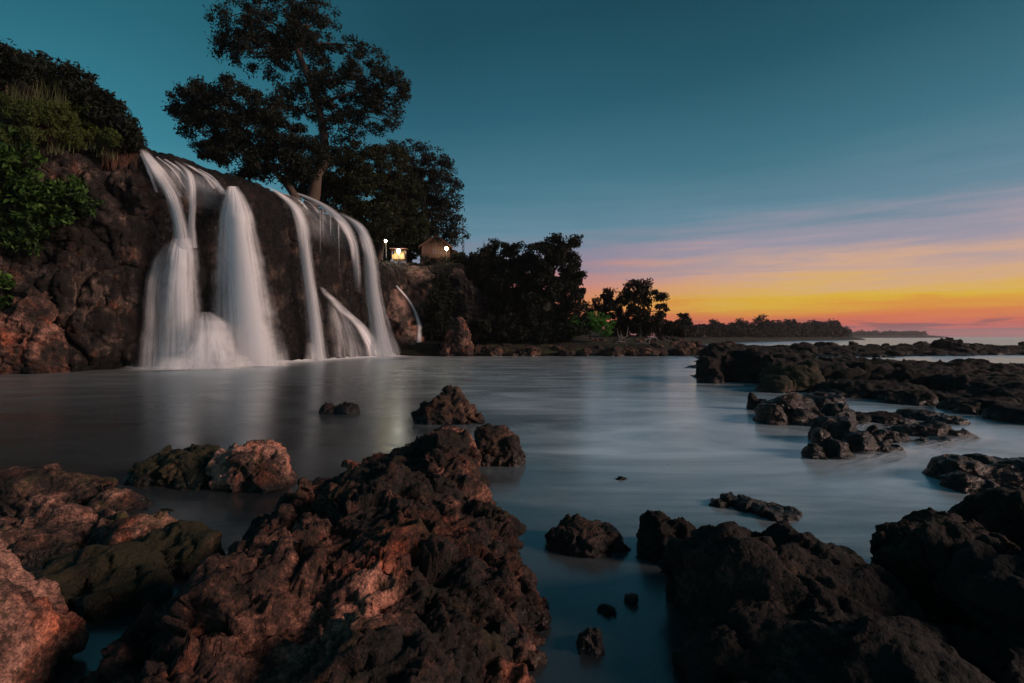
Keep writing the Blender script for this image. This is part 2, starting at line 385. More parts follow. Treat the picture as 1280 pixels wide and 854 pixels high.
# stations spaced evenly along the foot of the cliff
q = np.linspace(-420, 720, 4000)
Yq = smooth_interp(spx, [s[1] for s in ST], q); Xq = (q - 640) / F * Yq
arc = np.concatenate([[0], np.cumsum(np.hypot(np.diff(Xq), np.diff(Yq)))])
q = np.interp(np.linspace(0, arc[-1], NS), arc, q)
Yb = smooth_interp(spx, [s[1] for s in ST], q); Xb = (q - 640) / F * Yb
top = smooth_interp(spx, [s[2] for s in ST], q); hill = np.clip(smooth_interp(spx, [s[3] for s in ST], q), 0, 1)
Hc = H_CAM + (HOR - top) / F * (Yb + 3.2)
tx, ty = np.gradient(Xb), np.gradient(Yb); L = np.hypot(tx, ty)
nx, ny = ty / L, -tx / L                                     # outward, towards the pool
for arr in (nx, ny):
    arr[:] = np.convolve(np.pad(arr, 30, mode='edge'), np.ones(61) / 61, 'valid')
KN = [(0, 1.2, -0.14), (.10, .7, 0.0), (.3, 0.0, .3), (.46, -.35, .52), (.60, .15, .72), (.70, .35, .84), (.78, -.25, .925), (.86, -1.7, .98), (.91, -3.4, 1.0), (.95, -8, 1.02), (1.0, -34, 1.06)]
KH = [(0, 1.2, -0.14), (.10, .7, 0.0), (.3, 0.1, .28), (.46, -.8, .46), (.60, -.4, .62), (.70, -1.0, .76), (.78, -1.9, .88), (.86, -2.6, .96), (.91, -3.6, 1.02), (.95, -6.5, 1.15), (1.0, -34, 1.12)]
tv = np.linspace(0, 1, NT)
def prof(K):
    a = np.array(K); return np.interp(tv, a[:, 0], a[:, 1]), np.interp(tv, a[:, 0], a[:, 2])
d0, z0 = prof(KN); d1, z1 = prof(KH)
ker = np.ones(9) / 9
d0, z0, d1, z1 = [np.convolve(np.pad(a, 4, mode='edge'), ker, 'valid') for a in (d0, z0, d1, z1)]
D = d0[None] * (1 - hill[:, None]) + d1[None] * hill[:, None]
Zf = z0[None] * (1 - hill[:, None]) + z1[None] * hill[:, None]
CX = Xb[:, None] + nx[:, None] * D; CY = Yb[:, None] + ny[:, None] * D; CZ = Zf * Hc[:, None]
V = np.stack([CX.ravel(), CY.ravel(), CZ.ravel()], 1)
cliff_me = mesh_np('cliff', V, grid_faces(NS, NT))
nrm = vnormals(cliff_me)
if (nrm[:, 1].mean() > 0): nrm = -nrm; cliff_me.flip_normals()
tt = np.tile(tv, NS); hh = np.repeat(hill, NT); qq = np.repeat(q, NT)
plate = np.clip((tt - 0.84) / 0.1, 0, 1)
lip = np.clip(1 - np.abs(tt - 0.80) / 0.12, 0, 1) * (1 - hh)
amp = (1 - plate * 0.75) * (1 - 0.55 * lip)
disp = amp * (0.6 * fbm(V * [.30, .30, .22], 4, 3) + 0.42 * (ridged(V * [.85, .85, .22], 4, 21) - .35) + 0.20 * ridged(V * [1.6, 1.6, 1.0], 4, 31))
disp += hh * amp * (1.5 * ridged(V * [.33, .33, .26], 4, 55) - 0.2)
disp += np.clip((qq - 465) / 20, 0, 1) * amp * 0.6 * (ridged(V * .35, 4, 77) - .2)
cw = V * [1, 1, .55] + .8 * np.stack([perlin(V * .5, 301), perlin(V * .5 + 9, 302), perlin(V * .5 + 4, 303)], 1)
for cs, cd in ((.28, .7), (.6, .18), (1.3, .08)):
    disp -= amp * (.35 + .65 * hh) * cd * np.exp(-(perlin(cw * cs + 13, 310) / .07) ** 2)
fw = cw * [1, 1, .55]
disp += amp * (.50 * plates(fw * .42, 401) + .22 * plates(fw * 1.0, 402) + .11 * plates(fw * 2.6, 403)) * (.45 + .55 * hh)
V2 = V + nrm * disp[:, None]
set_cos(cliff_me, V2)
n2 = vnormals(cliff_me)
V2 = V2 + n2 * ((1 - plate * .6) * (0.20 * ridged(V2 * [2.2, 2.2, 1.1], 5, 91, .62) + 0.06 * fbm(V2 * 6, 3, 14)))[:, None]
set_cos(cliff_me, V2)
so = np.clip((qq - 150) / 30, 0, 1) * np.clip((500 - qq) / 30, 0, 1)
cliff_me.attributes.new('soak', 'FLOAT', 'POINT').data.foreach_set('value', so.astype(np.float32))
cliff = put('cliff', cliff_me, M_CLIFF, kind='structure')
CB = BVHTree.FromPolygons([tuple(v) for v in V2.tolist()], [tuple(p) for p in grid_faces(NS, NT)[:, :4].tolist()])
def hit_cliff(px, py, default=None):
    d = Vector(((px - 640) / F, 1.0, -(py - HOR) / F)); 
    h = CB.ray_cast(Vector((0, 0, H_CAM)), d.normalized(), 400)
    return h[0].y if h[0] is not None else default
def drop(x, y, default=0.0, zmax=60):
    h = CB.ray_cast(Vector((x, y, zmax)), Vector((0, 0, -1)), 200)
    return h[0].z if h[0] is not None else default

# ------------------------------------------------------------------ land behind the far shore
xs = np.linspace(-80, 300, 300); ys = np.linspace(50, 330, 220)
X, Y = np.meshgrid(xs, ys, indexing='ij'); Q = np.stack([X.ravel(), Y.ravel(), 0 * X.ravel()], 1)
sh = 53.5 + 0.10 * np.clip(Q[:, 0] - 8, 0, 999) + np.clip(Q[:, 0] - 19, 0, 999) * 4.6 + 2.2 * fbm(Q * .12, 3, 4)
inl = Q[:, 1] - sh
zz = np.where(inl < 0, np.maximum(-1.6, inl * .5), np.minimum(1.3, inl * 0.42) + np.clip(inl - 4, 0, 60) * .035) + .35 * ridged(Q * .55, 4, 6) * np.clip(inl + 1, 0, 1)
zz = zz + np.clip(inl - 4.5, 0, 14) * .42 * np.clip((9.5 - Q[:, 0]) / 4, 0, 1)
M_SOIL = rock_mat('shore_ground', (0.10, 0.062, 0.046), (0.03, 0.022, 0.018), (0.012, 0.010, 0.009), moss_amt=0.5, cover=0.38, scale=0.5, wet=0.4)
put('shore_land', mesh_np('shore_land', np.stack([Q[:, 0], Q[:, 1], zz], 1), grid_faces(len(xs), len(ys))), M_SOIL, kind='structure')

# ------------------------------------------------------------------ rocks
ICO = bpy.data.meshes.new('tmp'); bm = bmesh.new(); bmesh.ops.create_icosphere(bm, subdivisions=4, radius=1); bm.to_mesh(ICO); bm.free()
ICV = vcos(ICO); ICF = np.array([p.vertices[:] for p in ICO.polygons], np.int32)
def lobe_mesh(lobes, seed):
    Vs, Fs, o = [], [], 0
    for i, L in enumerate(lobes):
        c, r = np.array(L[0], float), np.array(L[1], float)
        rz = math.radians(L[2]) if len(L) > 2 else 0.0
        p = L[3] if len(L) > 3 else 2.4
        tilt = math.radians(L[4]) if len(L) > 4 else 0.0
        v = ICV / (np.abs(ICV) ** p).sum(1)[:, None] ** (1 / p)
        v = v * (1 + 0.22 * fbm(v * 1.3 + seed * 3.1 + i * 7.7, 2, seed))[:, None]
        rr = np.random.default_rng(seed * 31 + i)
        for _ in range(11):                                  # broken faces
            pn = rr.normal(0, 1, 3); pn[2] = abs(pn[2]) * .8 - .2; pn /= np.linalg.norm(pn); po = rr.uniform(.72, 1.0)
            ex = v @ pn - po; v = v - np.where(ex > 0, ex, 0)[:, None] * pn
        v = v * r
        if tilt:                                             # roll about the local Y axis
            ct, st = math.cos(tilt), math.sin(tilt)
            v = np.stack([v[:, 0] * ct + v[:, 2] * st, v[:, 1], -v[:, 0] * st + v[:, 2] * ct], 1)
        ct, st = math.cos(rz), math.sin(rz)
        v = np.stack([v[:, 0] * ct - v[:, 1] * st, v[:, 0] * st + v[:, 1] * ct, v[:, 2]], 1) + c
        Vs.append(v); Fs.append(ICF + o); o += len(v)
    return mesh_np('lobes', np.concatenate(Vs), np.concatenate(Fs))
def remeshed(me, voxel):
    o = bpy.data.objects.new('tmp', me); COL.objects.link(o)
    md = o.modifiers.new('r', 'REMESH'); md.mode = 'VOXEL'; md.voxel_size = voxel; md.use_smooth_shade = True
    dg = bpy.context.evaluated_depsgraph_get(); dg.update()
    out = bpy.data.meshes.new_from_object(o.evaluated_get(dg))
    bpy.data.objects.remove(o); bpy.data.meshes.remove(me)
    return out
def laplace(me, it):
    V = vcos(me); E = np.empty(len(me.edges) * 2, np.int32); me.edges.foreach_get('vertices', E); E = E.reshape(-1, 2)
    nV = len(V); a = np.concatenate([E[:, 0], E[:, 1]]); b = np.concatenate([E[:, 1], E[:, 0]])
    deg = np.maximum(np.bincount(a, minlength=nV), 1)[:, None]
    for _ in range(it):
        V = np.stack([np.bincount(a, weights=V[b, j], minlength=nV) for j in range(3)], 1) / deg
    set_cos(me, V)
def rock_mesh(lobes, voxel, size, seed, rough=1.0, pits=1.0, blend=6, strata=0.0, plate=1.0):
    """size: typical radius in metres that scales the relief"""
    me = remeshed(lobe_mesh(lobes, seed), voxel)
    laplace(me, blend)
    V = vcos(me); nn = vnormals(me); s = 1.0 / size
    wp = V * s + .35 * np.stack([perlin(V * s * 1.9 + 3, seed + 70), perlin(V * s * 1.9 + 5, seed + 71), perlin(V * s * 1.9 + 8, seed + 72)], 1)
    d = size * rough * (0.20 * fbm(V * s * 1.1 + seed, 3, seed) + 0.20 * (ridged(wp * 1.35 + seed, 5, seed + 5, .42) - .45))
    if strata: d = d + size * strata * perlin(V * [s * .7, s * .7, s * 9] + seed, seed + 40)
    d = d + size * rough * plate * (.27 * plates(wp * 1.15 + 5, seed + 90) + .055 * plates(wp * 3.1 + 2, seed + 91))
    for cs, cd in ((.8, .10), (2.2, .03)):
        d = d - size * rough * cd * np.exp(-(perlin(wp * cs * 1.2 + 31, seed + 80) / .055) ** 2)
    V = V + nn * d[:, None]; set_cos(me, V); nn = vnormals(me)
    d = size * rough * (0.030 * (ridged(wp * 4.5, 6, seed + 11, .62) - .3) + 0.030 * fbm(V * s * 13, 3, seed + 17, .65))
    if pits:
        mask = np.clip(fbm(V * s * 1.6, 2, seed + 23) * 4 + .1, 0, 1)
        w = worley(V * s * 4.6 + 0.35 * np.stack([perlin(V * s * 9, 60), perlin(V * s * 9, 61), perlin(V * s * 9, 62)], 1), seed + 3)
        d = d - pits * size * 0.10 * mask * np.clip(1 - w / .46, 0, 1) ** .8 - pits * size * .011 * (plates(wp * 9.5, seed + 92))
        w2 = worley(V * s * 17, seed + 9)
        d = d - pits * size * 0.045 * np.clip(1 - w2 / .5, 0, 1)
    V = V + nn * d[:, None]; set_cos(me, V)
    return me
def rock(label, lobes, voxel, size, seed, mat, name='boulder', group='boulders in the pool', cat='rock', **kw):
    me = rock_mesh(lobes, voxel, size, seed, **kw)
    V = vcos(me)
    org = (float(V[:, 0].mean()), float(V[:, 1].mean()), float(V[:, 2].min()))
    return put(name, me, mat, None, org, label, cat, group)
def px_lobe(px, py_top, Yc, rx_px, ry, zlow=-0.35, rz=0, p=2.4, tilt=0):
    """a lobe whose top shows at (px, py_top) at distance Yc, half width rx_px in photo pixels"""
    ztop = H_CAM - (py_top - HOR) / F * Yc
    return (((px - 640) / F * Yc, Yc, (ztop + zlow) / 2), (rx_px / F * Yc, ry, (ztop - zlow) / 2), rz, p, tilt)

# --- the big red rock that points at the falls
hero = [((-0.95, 7.1, .12), (.52, .65, .54), 20, 2.3), ((-1.05, 6.2, .12), (.72, .9, .60), 10, 2.2), ((-1.85, 6.7, -.05), (.55, .6, .50), 0, 2.2),
        ((-1.25, 5.2, .10), (.95, .95, .58), 0, 2.3), ((-.95, 4.3, .08), (.98, 1.0, .60), 0, 2.3), ((-.62, 3.6, .02), (.86, .8, .56), 0, 2.3),
        ((-.05, 3.75, -.12), (.42, .5, .45), 0, 2.4), ((-.85, 2.7, -.05), (.95, .7, .50), 0, 2.3), ((-.30, 2.85, -.15), (.40, .5, .45), 0, 2.3), ((-1.62, 3.35, .08), (.62, .62, .52), 30, 2.4),
        ((-1.75, 2.6, -.10), (.62, .7, .48), 0, 2.3), ((-2.05, 3.2, -.15), (.45, .5, .42), 0, 2.3), ((-1.95, 5.5, -.05), (.55, .7, .40), 0, 2.2), ((-.12, 3.3, -.15), (.36, .5, .4), 0, 2.3)]
rock('huge reddish pitted reef rock with a long crest pointing at the waterfall', hero, 0.019, 0.62, 4, M_HERO, rough=0.9, pits=1.2, blend=4)
rock('thin reddish rock spire rising beside the huge reddish reef rock', [((-1.95, 4.75, .2), (.14, .16, .5), 0, 2.0, 8), ((-2.12, 4.6, .0), (.36, .34, .42), 0, 2.3), ((-1.98, 4.72, .5), (.07, .08, .26), 0, 2, 12)], 0.016, 0.28, 9, M_HERO, name='rock_spire', rough=0.8, blend=4)
rock('peaked brown boulder in the pool behind the crest of the reddish rock', [px_lobe(558, 494, 12.1, 38, .55), px_lobe(568, 484, 12.2, 13, .25), px_lobe(588, 508, 12.0, 18, .35), px_lobe(532, 508, 12.1, 18, .4)], 0.03, 0.55, 14, M_BROWN, rough=0.9, pits=.6, blend=3)
rock('rounded brown boulder with water on three sides, next to the reddish crest', [px_lobe(620, 532, 8.3, 29, .40, p=2.8), px_lobe(607, 527, 8.35, 14, .28), px_lobe(638, 545, 8.2, 18, .3)], 0.022, 0.36, 19, M_BROWN, rough=0.8, pits=.5, blend=3)
rock('small dark two-humped rock alone in still water before the falls', [px_lobe(409, 503, 13.4, 9, .3, -.2), px_lobe(434, 503.5, 13.4, 15, .3, -.2), px_lobe(421, 509, 13.4, 14, .3, -.2)], 0.025, 0.24, 23, M_DARK, rough=0.8, pits=.4, blend=2)
rock('blocky pink-topped boulder beside a lower olive rock', [px_lobe(320, 553, 7.1, 48, .5, p=2.6), px_lobe(308, 548, 7.15, 24, .35), px_lobe(345, 572, 7.0, 26, .4)], 0.02, 0.42, 27, M_SALMON, rough=0.9, pits=.9, blend=3)
rock('low olive-brown rock touching the blocky pink-topped boulder', [px_lobe(235, 562, 7.3, 56, .5), px_lobe(195, 576, 7.2, 34, .36), px_lobe(262, 576, 7.1, 36, .45)], 0.022, 0.4, 31, M_MOSSY, rough=0.7, pits=.4, blend=4)
rock('long layered pink rock tapering to a low tip in the dark water', [px_lobe(10, 588, 6.1, 85, .62, -.5), px_lobe(70, 596, 6.0, 75, .55, -.5), px_lobe(125, 612, 5.9, 55, .4, -.5), px_lobe(-90, 592, 6.1, 80, .7, -.5)], 0.02, 0.5, 36, M_PINK, rough=0.7, pits=.5, blend=5, strata=.06)
rock('broad flat pinkish-grey rock with a mossy face above dark water', [px_lobe(100, 640, 5.0, 85, .55, -.5), px_lobe(85, 634, 5.1, 30, .3, -.5), px_lobe(165, 652, 4.9, 50, .45, -.5), px_lobe(20, 655, 4.8, 70, .5, -.5)], 0.018, 0.45, 41, M_PINK, rough=0.7, pits=.6, blend=5, strata=.04)
rock('dark green mossy rock below the broad flat pinkish-grey rock', [px_lobe(140, 680, 4.25, 95, .5, -.5), px_lobe(215, 666, 4.45, 65, .42, -.5), px_lobe(70, 712, 3.9, 60, .42, -.5), px_lobe(150, 715, 3.9, 70, .35, -.5)], 0.018, 0.42, 46, M_MOSSY, rough=0.6, pits=.3, blend=6)
rock('bright salmon boulder with black lichen on its upper side', [((-3.12, 2.95, .18), (.46, .50, .54), 0, 2.5), ((-2.90, 2.9, .10), (.26, .38, .42), 0, 2.3), ((-3.35, 3.0, .42), (.40, .45, .36), 0, 2.3)], 0.014, 0.4, 52, M_SALMON, rough=0.6, pits=.7, blend=5)
rock('small low weedy rock between the layered and olive rocks', [px_lobe(180, 637, 5.9, 32, .22, -.3), px_lobe(205, 641, 5.8, 10, .14, -.3)], 0.02, 0.25, 57, M_MOSSY, rough=0.9, pits=.6, blend=2)
# --- dark rocks on the sunset side
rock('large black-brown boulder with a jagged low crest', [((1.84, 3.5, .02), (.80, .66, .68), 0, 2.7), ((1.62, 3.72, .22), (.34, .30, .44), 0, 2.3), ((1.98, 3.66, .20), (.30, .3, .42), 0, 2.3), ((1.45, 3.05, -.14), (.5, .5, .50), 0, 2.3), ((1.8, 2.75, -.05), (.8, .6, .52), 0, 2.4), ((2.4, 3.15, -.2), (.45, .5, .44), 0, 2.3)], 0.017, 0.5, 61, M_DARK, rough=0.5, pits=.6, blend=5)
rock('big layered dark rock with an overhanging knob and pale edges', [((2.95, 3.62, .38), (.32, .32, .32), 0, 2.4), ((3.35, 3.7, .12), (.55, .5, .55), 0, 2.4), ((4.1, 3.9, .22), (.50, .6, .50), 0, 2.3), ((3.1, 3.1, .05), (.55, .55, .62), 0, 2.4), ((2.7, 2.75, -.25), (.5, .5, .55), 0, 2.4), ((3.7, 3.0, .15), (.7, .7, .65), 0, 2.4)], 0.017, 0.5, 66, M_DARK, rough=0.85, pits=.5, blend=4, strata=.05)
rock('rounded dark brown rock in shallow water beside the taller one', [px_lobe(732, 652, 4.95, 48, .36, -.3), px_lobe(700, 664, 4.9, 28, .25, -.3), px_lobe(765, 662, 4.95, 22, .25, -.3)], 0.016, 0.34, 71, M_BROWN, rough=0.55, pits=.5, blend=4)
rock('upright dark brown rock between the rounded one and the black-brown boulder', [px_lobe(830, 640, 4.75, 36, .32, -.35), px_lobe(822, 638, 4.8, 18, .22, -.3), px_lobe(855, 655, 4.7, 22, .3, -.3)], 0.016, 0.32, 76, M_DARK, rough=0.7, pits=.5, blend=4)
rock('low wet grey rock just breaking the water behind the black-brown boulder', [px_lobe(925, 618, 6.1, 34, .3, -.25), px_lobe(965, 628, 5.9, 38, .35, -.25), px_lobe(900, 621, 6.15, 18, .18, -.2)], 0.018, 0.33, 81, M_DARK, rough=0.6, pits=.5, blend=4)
for i, (a, b, r, hgt) in enumerate([(737, 800, 15, .10), (757, 757, 12, .03), (790, 746, 9, .05)]):
    Yc = GY(b) * .98
    rock(['upright pebbly grey stone poking out of the shallows', 'flat pebbly patch of stone awash in the shallows', 'tiny pale stone near the upright dark brown rock'][i],
         [(((a - 640) / F * Yc, Yc, hgt - .14), (r / F * Yc * 1.25, r / F * Yc * 1.5, .15), 0, 2.2)], 0.008, 0.09, 86 + i, M_BED, name='stone', group='stones in the shallows', rough=1.0, pits=.8, blend=1)
rock('tiny dark rock tip barely awash in mid pool', [px_lobe(776, 596.5, 7.2, 9, .07, -.1)], 0.012, 0.09, 93, M_DARK, name='stone', group='stones in the shallows', rough=.8, pits=0, blend=1)
rock('little dark rock beside the foot of the high reef block', [px_lobe(868, 469, 26, 8, .25, -.2), px_lobe(850, 471.5, 26, 10, .2, -.2)], 0.05, 0.3, 94, M_DARK, name='stone', group='stones in the shallows', rough=.8, pits=0, blend=1)
# --- the reef
G = 'rocks of the reef'
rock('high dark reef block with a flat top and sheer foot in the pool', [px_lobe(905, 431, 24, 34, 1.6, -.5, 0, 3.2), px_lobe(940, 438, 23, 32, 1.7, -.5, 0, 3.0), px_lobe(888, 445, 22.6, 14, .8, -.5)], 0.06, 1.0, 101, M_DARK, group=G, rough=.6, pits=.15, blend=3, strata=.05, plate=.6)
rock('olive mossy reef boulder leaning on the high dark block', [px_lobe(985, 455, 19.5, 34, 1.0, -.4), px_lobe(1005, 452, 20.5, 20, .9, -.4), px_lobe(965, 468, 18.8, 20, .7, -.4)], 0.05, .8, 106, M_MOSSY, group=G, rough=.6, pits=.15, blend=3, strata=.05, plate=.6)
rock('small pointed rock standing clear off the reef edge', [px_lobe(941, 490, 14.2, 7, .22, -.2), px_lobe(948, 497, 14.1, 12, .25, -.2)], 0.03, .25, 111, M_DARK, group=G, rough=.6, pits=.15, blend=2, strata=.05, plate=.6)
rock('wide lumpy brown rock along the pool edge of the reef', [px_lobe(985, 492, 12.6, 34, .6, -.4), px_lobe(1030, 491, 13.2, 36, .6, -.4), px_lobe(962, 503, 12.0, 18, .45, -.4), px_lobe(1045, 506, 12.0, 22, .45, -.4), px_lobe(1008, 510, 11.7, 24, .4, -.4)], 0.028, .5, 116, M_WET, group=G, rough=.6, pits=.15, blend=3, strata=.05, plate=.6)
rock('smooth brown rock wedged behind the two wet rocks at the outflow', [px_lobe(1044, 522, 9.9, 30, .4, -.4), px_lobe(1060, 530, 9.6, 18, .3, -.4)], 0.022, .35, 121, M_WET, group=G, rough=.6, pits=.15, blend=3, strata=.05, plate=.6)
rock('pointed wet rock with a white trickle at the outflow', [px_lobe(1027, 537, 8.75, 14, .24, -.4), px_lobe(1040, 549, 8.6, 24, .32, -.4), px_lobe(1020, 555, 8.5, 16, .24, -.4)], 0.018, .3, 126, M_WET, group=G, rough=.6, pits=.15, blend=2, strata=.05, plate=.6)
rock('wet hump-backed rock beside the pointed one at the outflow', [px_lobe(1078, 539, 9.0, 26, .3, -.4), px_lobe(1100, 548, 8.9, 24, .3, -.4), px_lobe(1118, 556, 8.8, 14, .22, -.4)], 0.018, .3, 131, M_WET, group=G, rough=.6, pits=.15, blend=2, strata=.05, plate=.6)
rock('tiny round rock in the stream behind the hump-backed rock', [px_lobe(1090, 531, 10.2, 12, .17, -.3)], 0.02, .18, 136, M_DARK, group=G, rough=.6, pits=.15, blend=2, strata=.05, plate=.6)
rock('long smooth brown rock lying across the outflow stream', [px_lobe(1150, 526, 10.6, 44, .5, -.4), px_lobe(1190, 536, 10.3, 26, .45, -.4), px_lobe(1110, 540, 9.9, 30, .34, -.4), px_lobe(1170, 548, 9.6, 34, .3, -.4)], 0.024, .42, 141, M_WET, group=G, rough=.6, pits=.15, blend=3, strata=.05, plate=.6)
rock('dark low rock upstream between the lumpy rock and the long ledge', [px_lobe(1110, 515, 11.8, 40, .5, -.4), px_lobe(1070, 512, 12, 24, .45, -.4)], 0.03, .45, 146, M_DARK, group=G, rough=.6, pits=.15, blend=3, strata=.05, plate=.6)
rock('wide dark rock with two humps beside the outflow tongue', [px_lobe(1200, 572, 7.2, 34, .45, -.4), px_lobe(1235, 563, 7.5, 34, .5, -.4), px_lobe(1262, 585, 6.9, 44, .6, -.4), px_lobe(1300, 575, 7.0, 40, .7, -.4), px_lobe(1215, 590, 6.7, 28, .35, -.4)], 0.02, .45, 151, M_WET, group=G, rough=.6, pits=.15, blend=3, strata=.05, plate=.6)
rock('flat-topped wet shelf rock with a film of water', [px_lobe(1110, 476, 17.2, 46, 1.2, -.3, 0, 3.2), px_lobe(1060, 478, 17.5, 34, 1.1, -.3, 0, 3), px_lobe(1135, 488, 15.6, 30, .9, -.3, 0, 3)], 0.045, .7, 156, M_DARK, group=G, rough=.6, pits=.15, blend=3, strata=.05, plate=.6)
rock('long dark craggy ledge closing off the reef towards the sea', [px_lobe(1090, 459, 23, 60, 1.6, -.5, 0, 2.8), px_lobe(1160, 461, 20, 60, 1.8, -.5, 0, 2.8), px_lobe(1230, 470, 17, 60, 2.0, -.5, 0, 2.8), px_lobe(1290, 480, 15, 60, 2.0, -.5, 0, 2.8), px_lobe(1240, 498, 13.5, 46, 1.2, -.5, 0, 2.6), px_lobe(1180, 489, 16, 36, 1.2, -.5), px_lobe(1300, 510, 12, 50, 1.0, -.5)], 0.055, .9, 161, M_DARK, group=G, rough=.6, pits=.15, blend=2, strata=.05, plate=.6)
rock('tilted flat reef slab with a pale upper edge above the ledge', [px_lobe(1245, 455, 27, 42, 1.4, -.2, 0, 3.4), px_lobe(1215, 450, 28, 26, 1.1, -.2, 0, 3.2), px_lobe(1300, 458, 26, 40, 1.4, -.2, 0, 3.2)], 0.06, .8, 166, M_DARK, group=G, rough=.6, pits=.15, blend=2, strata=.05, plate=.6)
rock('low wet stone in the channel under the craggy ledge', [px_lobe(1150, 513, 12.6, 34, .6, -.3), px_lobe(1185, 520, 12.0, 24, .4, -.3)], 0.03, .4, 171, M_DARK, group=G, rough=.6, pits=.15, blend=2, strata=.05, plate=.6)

# --- cliff-side rocks
GC = 'rocks against the foot of the cliff'
rock('pink lump of rock bulging from the cliff foot under the broad-leaved bush', [px_lobe(40, 352, 28.6, 26, 1.4, -.5), px_lobe(20, 385, 28.2, 34, 1.6, -.5), px_lobe(58, 400, 28.4, 18, 1.2, -.5), px_lobe(-10, 420, 27.6, 50, 1.4, -.5)], 0.07, 1.25, 181, M_CPINK, group=GC, rough=1.0, pits=.5, blend=3)
rock('tall narrow pink rib of rock on the cliff beside the falls', [((-25.9, 32.0, 6.2), (.55, .8, 1.4), 0, 2.4), ((-26.2, 32.0, 4.6), (.8, .9, 1.3), 0, 2.4)], 0.07, .8, 184, M_CPINK, group=GC, rough=1.0, pits=.5, blend=3)
rock('slanting ribbed brown rock slab between the falls and the thin cascade', [((-13.4, 57.0, 4.0), (3.2, 2.4, 5.4), 0, 2.3, -24), ((-12.0, 56.4, 1.4), (2.0, 1.8, 2.4), 0, 2.2)], 0.12, 2.2, 187, M_SLAB, group=GC, rough=.55, pits=.25, blend=4)
rock('smooth grey dome of rock below the lit stall', [((-11.9, 59.8, 6.4), (3.9, 3.2, 4.2), 0, 2.4, 10)], 0.14, 2.6, 190, M_SLAB, group=GC, rough=.4, pits=.1, blend=4)
rock('tall pale outcrop standing in water at the corner of the cliff', [px_lobe(572, 396, 53.5, 15, 1.4, -.6), px_lobe(580, 418, 53.2, 15, 1.4, -.6), px_lobe(562, 425, 53, 12, 1.2, -.6)], 0.10, 1.3, 193, M_CPINK, group=GC, rough=.9, pits=.6, blend=3)
rock('low dark rock at the foot of the thin cascade', [px_lobe(546, 432, 55, 16, 1.0, -.5), px_lobe(535, 436, 56, 8, .6, -.5)], 0.10, .8, 196, M_DARK, group=GC, rough=.8, pits=.3, blend=2)
rock('rounded rock mound under the twin white streams', [px_lobe(256, 398, 34.0, 26, 1.5, -.5), px_lobe(238, 425, 33.6, 22, 1.3, -.5), px_lobe(280, 420, 34.6, 20, 1.4, -.5)], 0.10, 1.2, 199, M_CLIFF, group=GC, rough=.4, pits=.1, blend=4)

# --- strewn smaller rocks, shared meshes, single objects
VAR = []
for i in range(7):
    VAR.append(rock_mesh([((0, 0, .15), (1, .8, .62), 20 * i, 2.4), ((.5 - .15 * i, .2, .0), (.7, .7, .5), 0, 2.3)], 0.085, .75, 210 + i, rough=.9, pits=.35, blend=2))
def strew(label, group, spots, mat, name='reef_rock'):
    for (x, y, z, s, sz) in spots:
        src = random.choice(VAR)
        o = bpy.data.objects.new(name, src); COL.objects.link(o)
        if not src.materials: src.materials.append(None)
        o.material_slots[0].link = 'OBJECT'; o.material_slots[0].material = mat
        o.location = (x, y, z); o.scale = (s, s * random.uniform(.8, 1.2), s * sz); o.rotation_euler = (random.uniform(-.15, .15), random.uniform(-.15, .15), random.uniform(0, 6.3))
        tag(o, label, 'rock', group)
sp_ = []
for i in range(150):                                          # foot of the far wooded bank
    px = random.uniform(596, 880); Yc = 53.2 + random.uniform(-.6, 8) + .10 * max(0, (px - 640) / F * 55 - 8)
    s = random.uniform(.35, 1.25); sp_.append(((px - 640) / F * Yc, Yc, random.uniform(-.1, .25) + .12 * (Yc - 53), s, random.uniform(.6, 1.0)))
strew('dark jagged rock in the row along the foot of the wooded bank', 'rocks along the wooded bank', sp_, M_BROWN, 'shore_rock')
POOLS = [(31, 40, 10, 11), (45, 45, 11, 8), (22, 33, 4, 4), (60, 52, 14, 4)]
def in_pool(x, y):
    return any(((x - a) / c) ** 2 + ((y - b) / d) ** 2 < 1 for a, b, c, d in POOLS)
sp_ = []
while len(sp_) < 170:
    Yc = random.uniform(19, 95); px = random.uniform(860, 1300); x = (px - 640) / F * Yc
    if x < max(9.0 + max(0, 30 - Yc) * .75, .375 * min(Yc, 54) + .4) or (Yc > 48 and x < 10) or in_pool(x, Yc) or (Yc < 34 and x > 9 + (Yc - 14) * .9 and Yc < 24): continue
    if 25 < Yc < 38 and px > 1075: continue
    s = random.uniform(.4, 1.15) * (1 + max(0, min(Yc, 50) - 20) / 90); sp_.append((x, Yc, random.uniform(-.05, .3), s, random.uniform(.5, .95)))
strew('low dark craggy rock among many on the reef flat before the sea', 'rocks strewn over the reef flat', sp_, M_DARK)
strew('tall dark knob of rock standing highest on the outer reef', None, [((1062 - 640 + 122) / F * 62, 62, .4, 1.9, .95)], M_DARK)
# reef flat under the strewn rocks
xs = 5 + 105 * np.linspace(0, 1, 560) ** 1.25; ys = 11 + 94 * np.linspace(0, 1, 520) ** 1.25
X, Y = np.meshgrid(xs, ys, indexing='ij'); Q = np.stack([X.ravel(), Y.ravel(), 0 * X.ravel()], 1)
mask = np.minimum(np.clip((Q[:, 0] - (np.maximum(8.8 + np.clip(26 - Q[:, 1], 0, 99) * .75, .365 * np.minimum(Q[:, 1], 54)) + 1.6 * fbm(Q * .3, 3, 2))) / 2.5, -1, 1), np.clip((92 + 8 * fbm(Q * .08, 3, 3) - Q[:, 1]) / 6, -1, 1))
for a, b, c, d in POOLS:
    e = np.sqrt(((Q[:, 0] - a) / c) ** 2 + ((Q[:, 1] - b) / d) ** 2) + .35 * fbm(Q * .5, 3, 7)
    mask = np.minimum(mask, np.clip((e - 1) * 2.5, -1, 1))
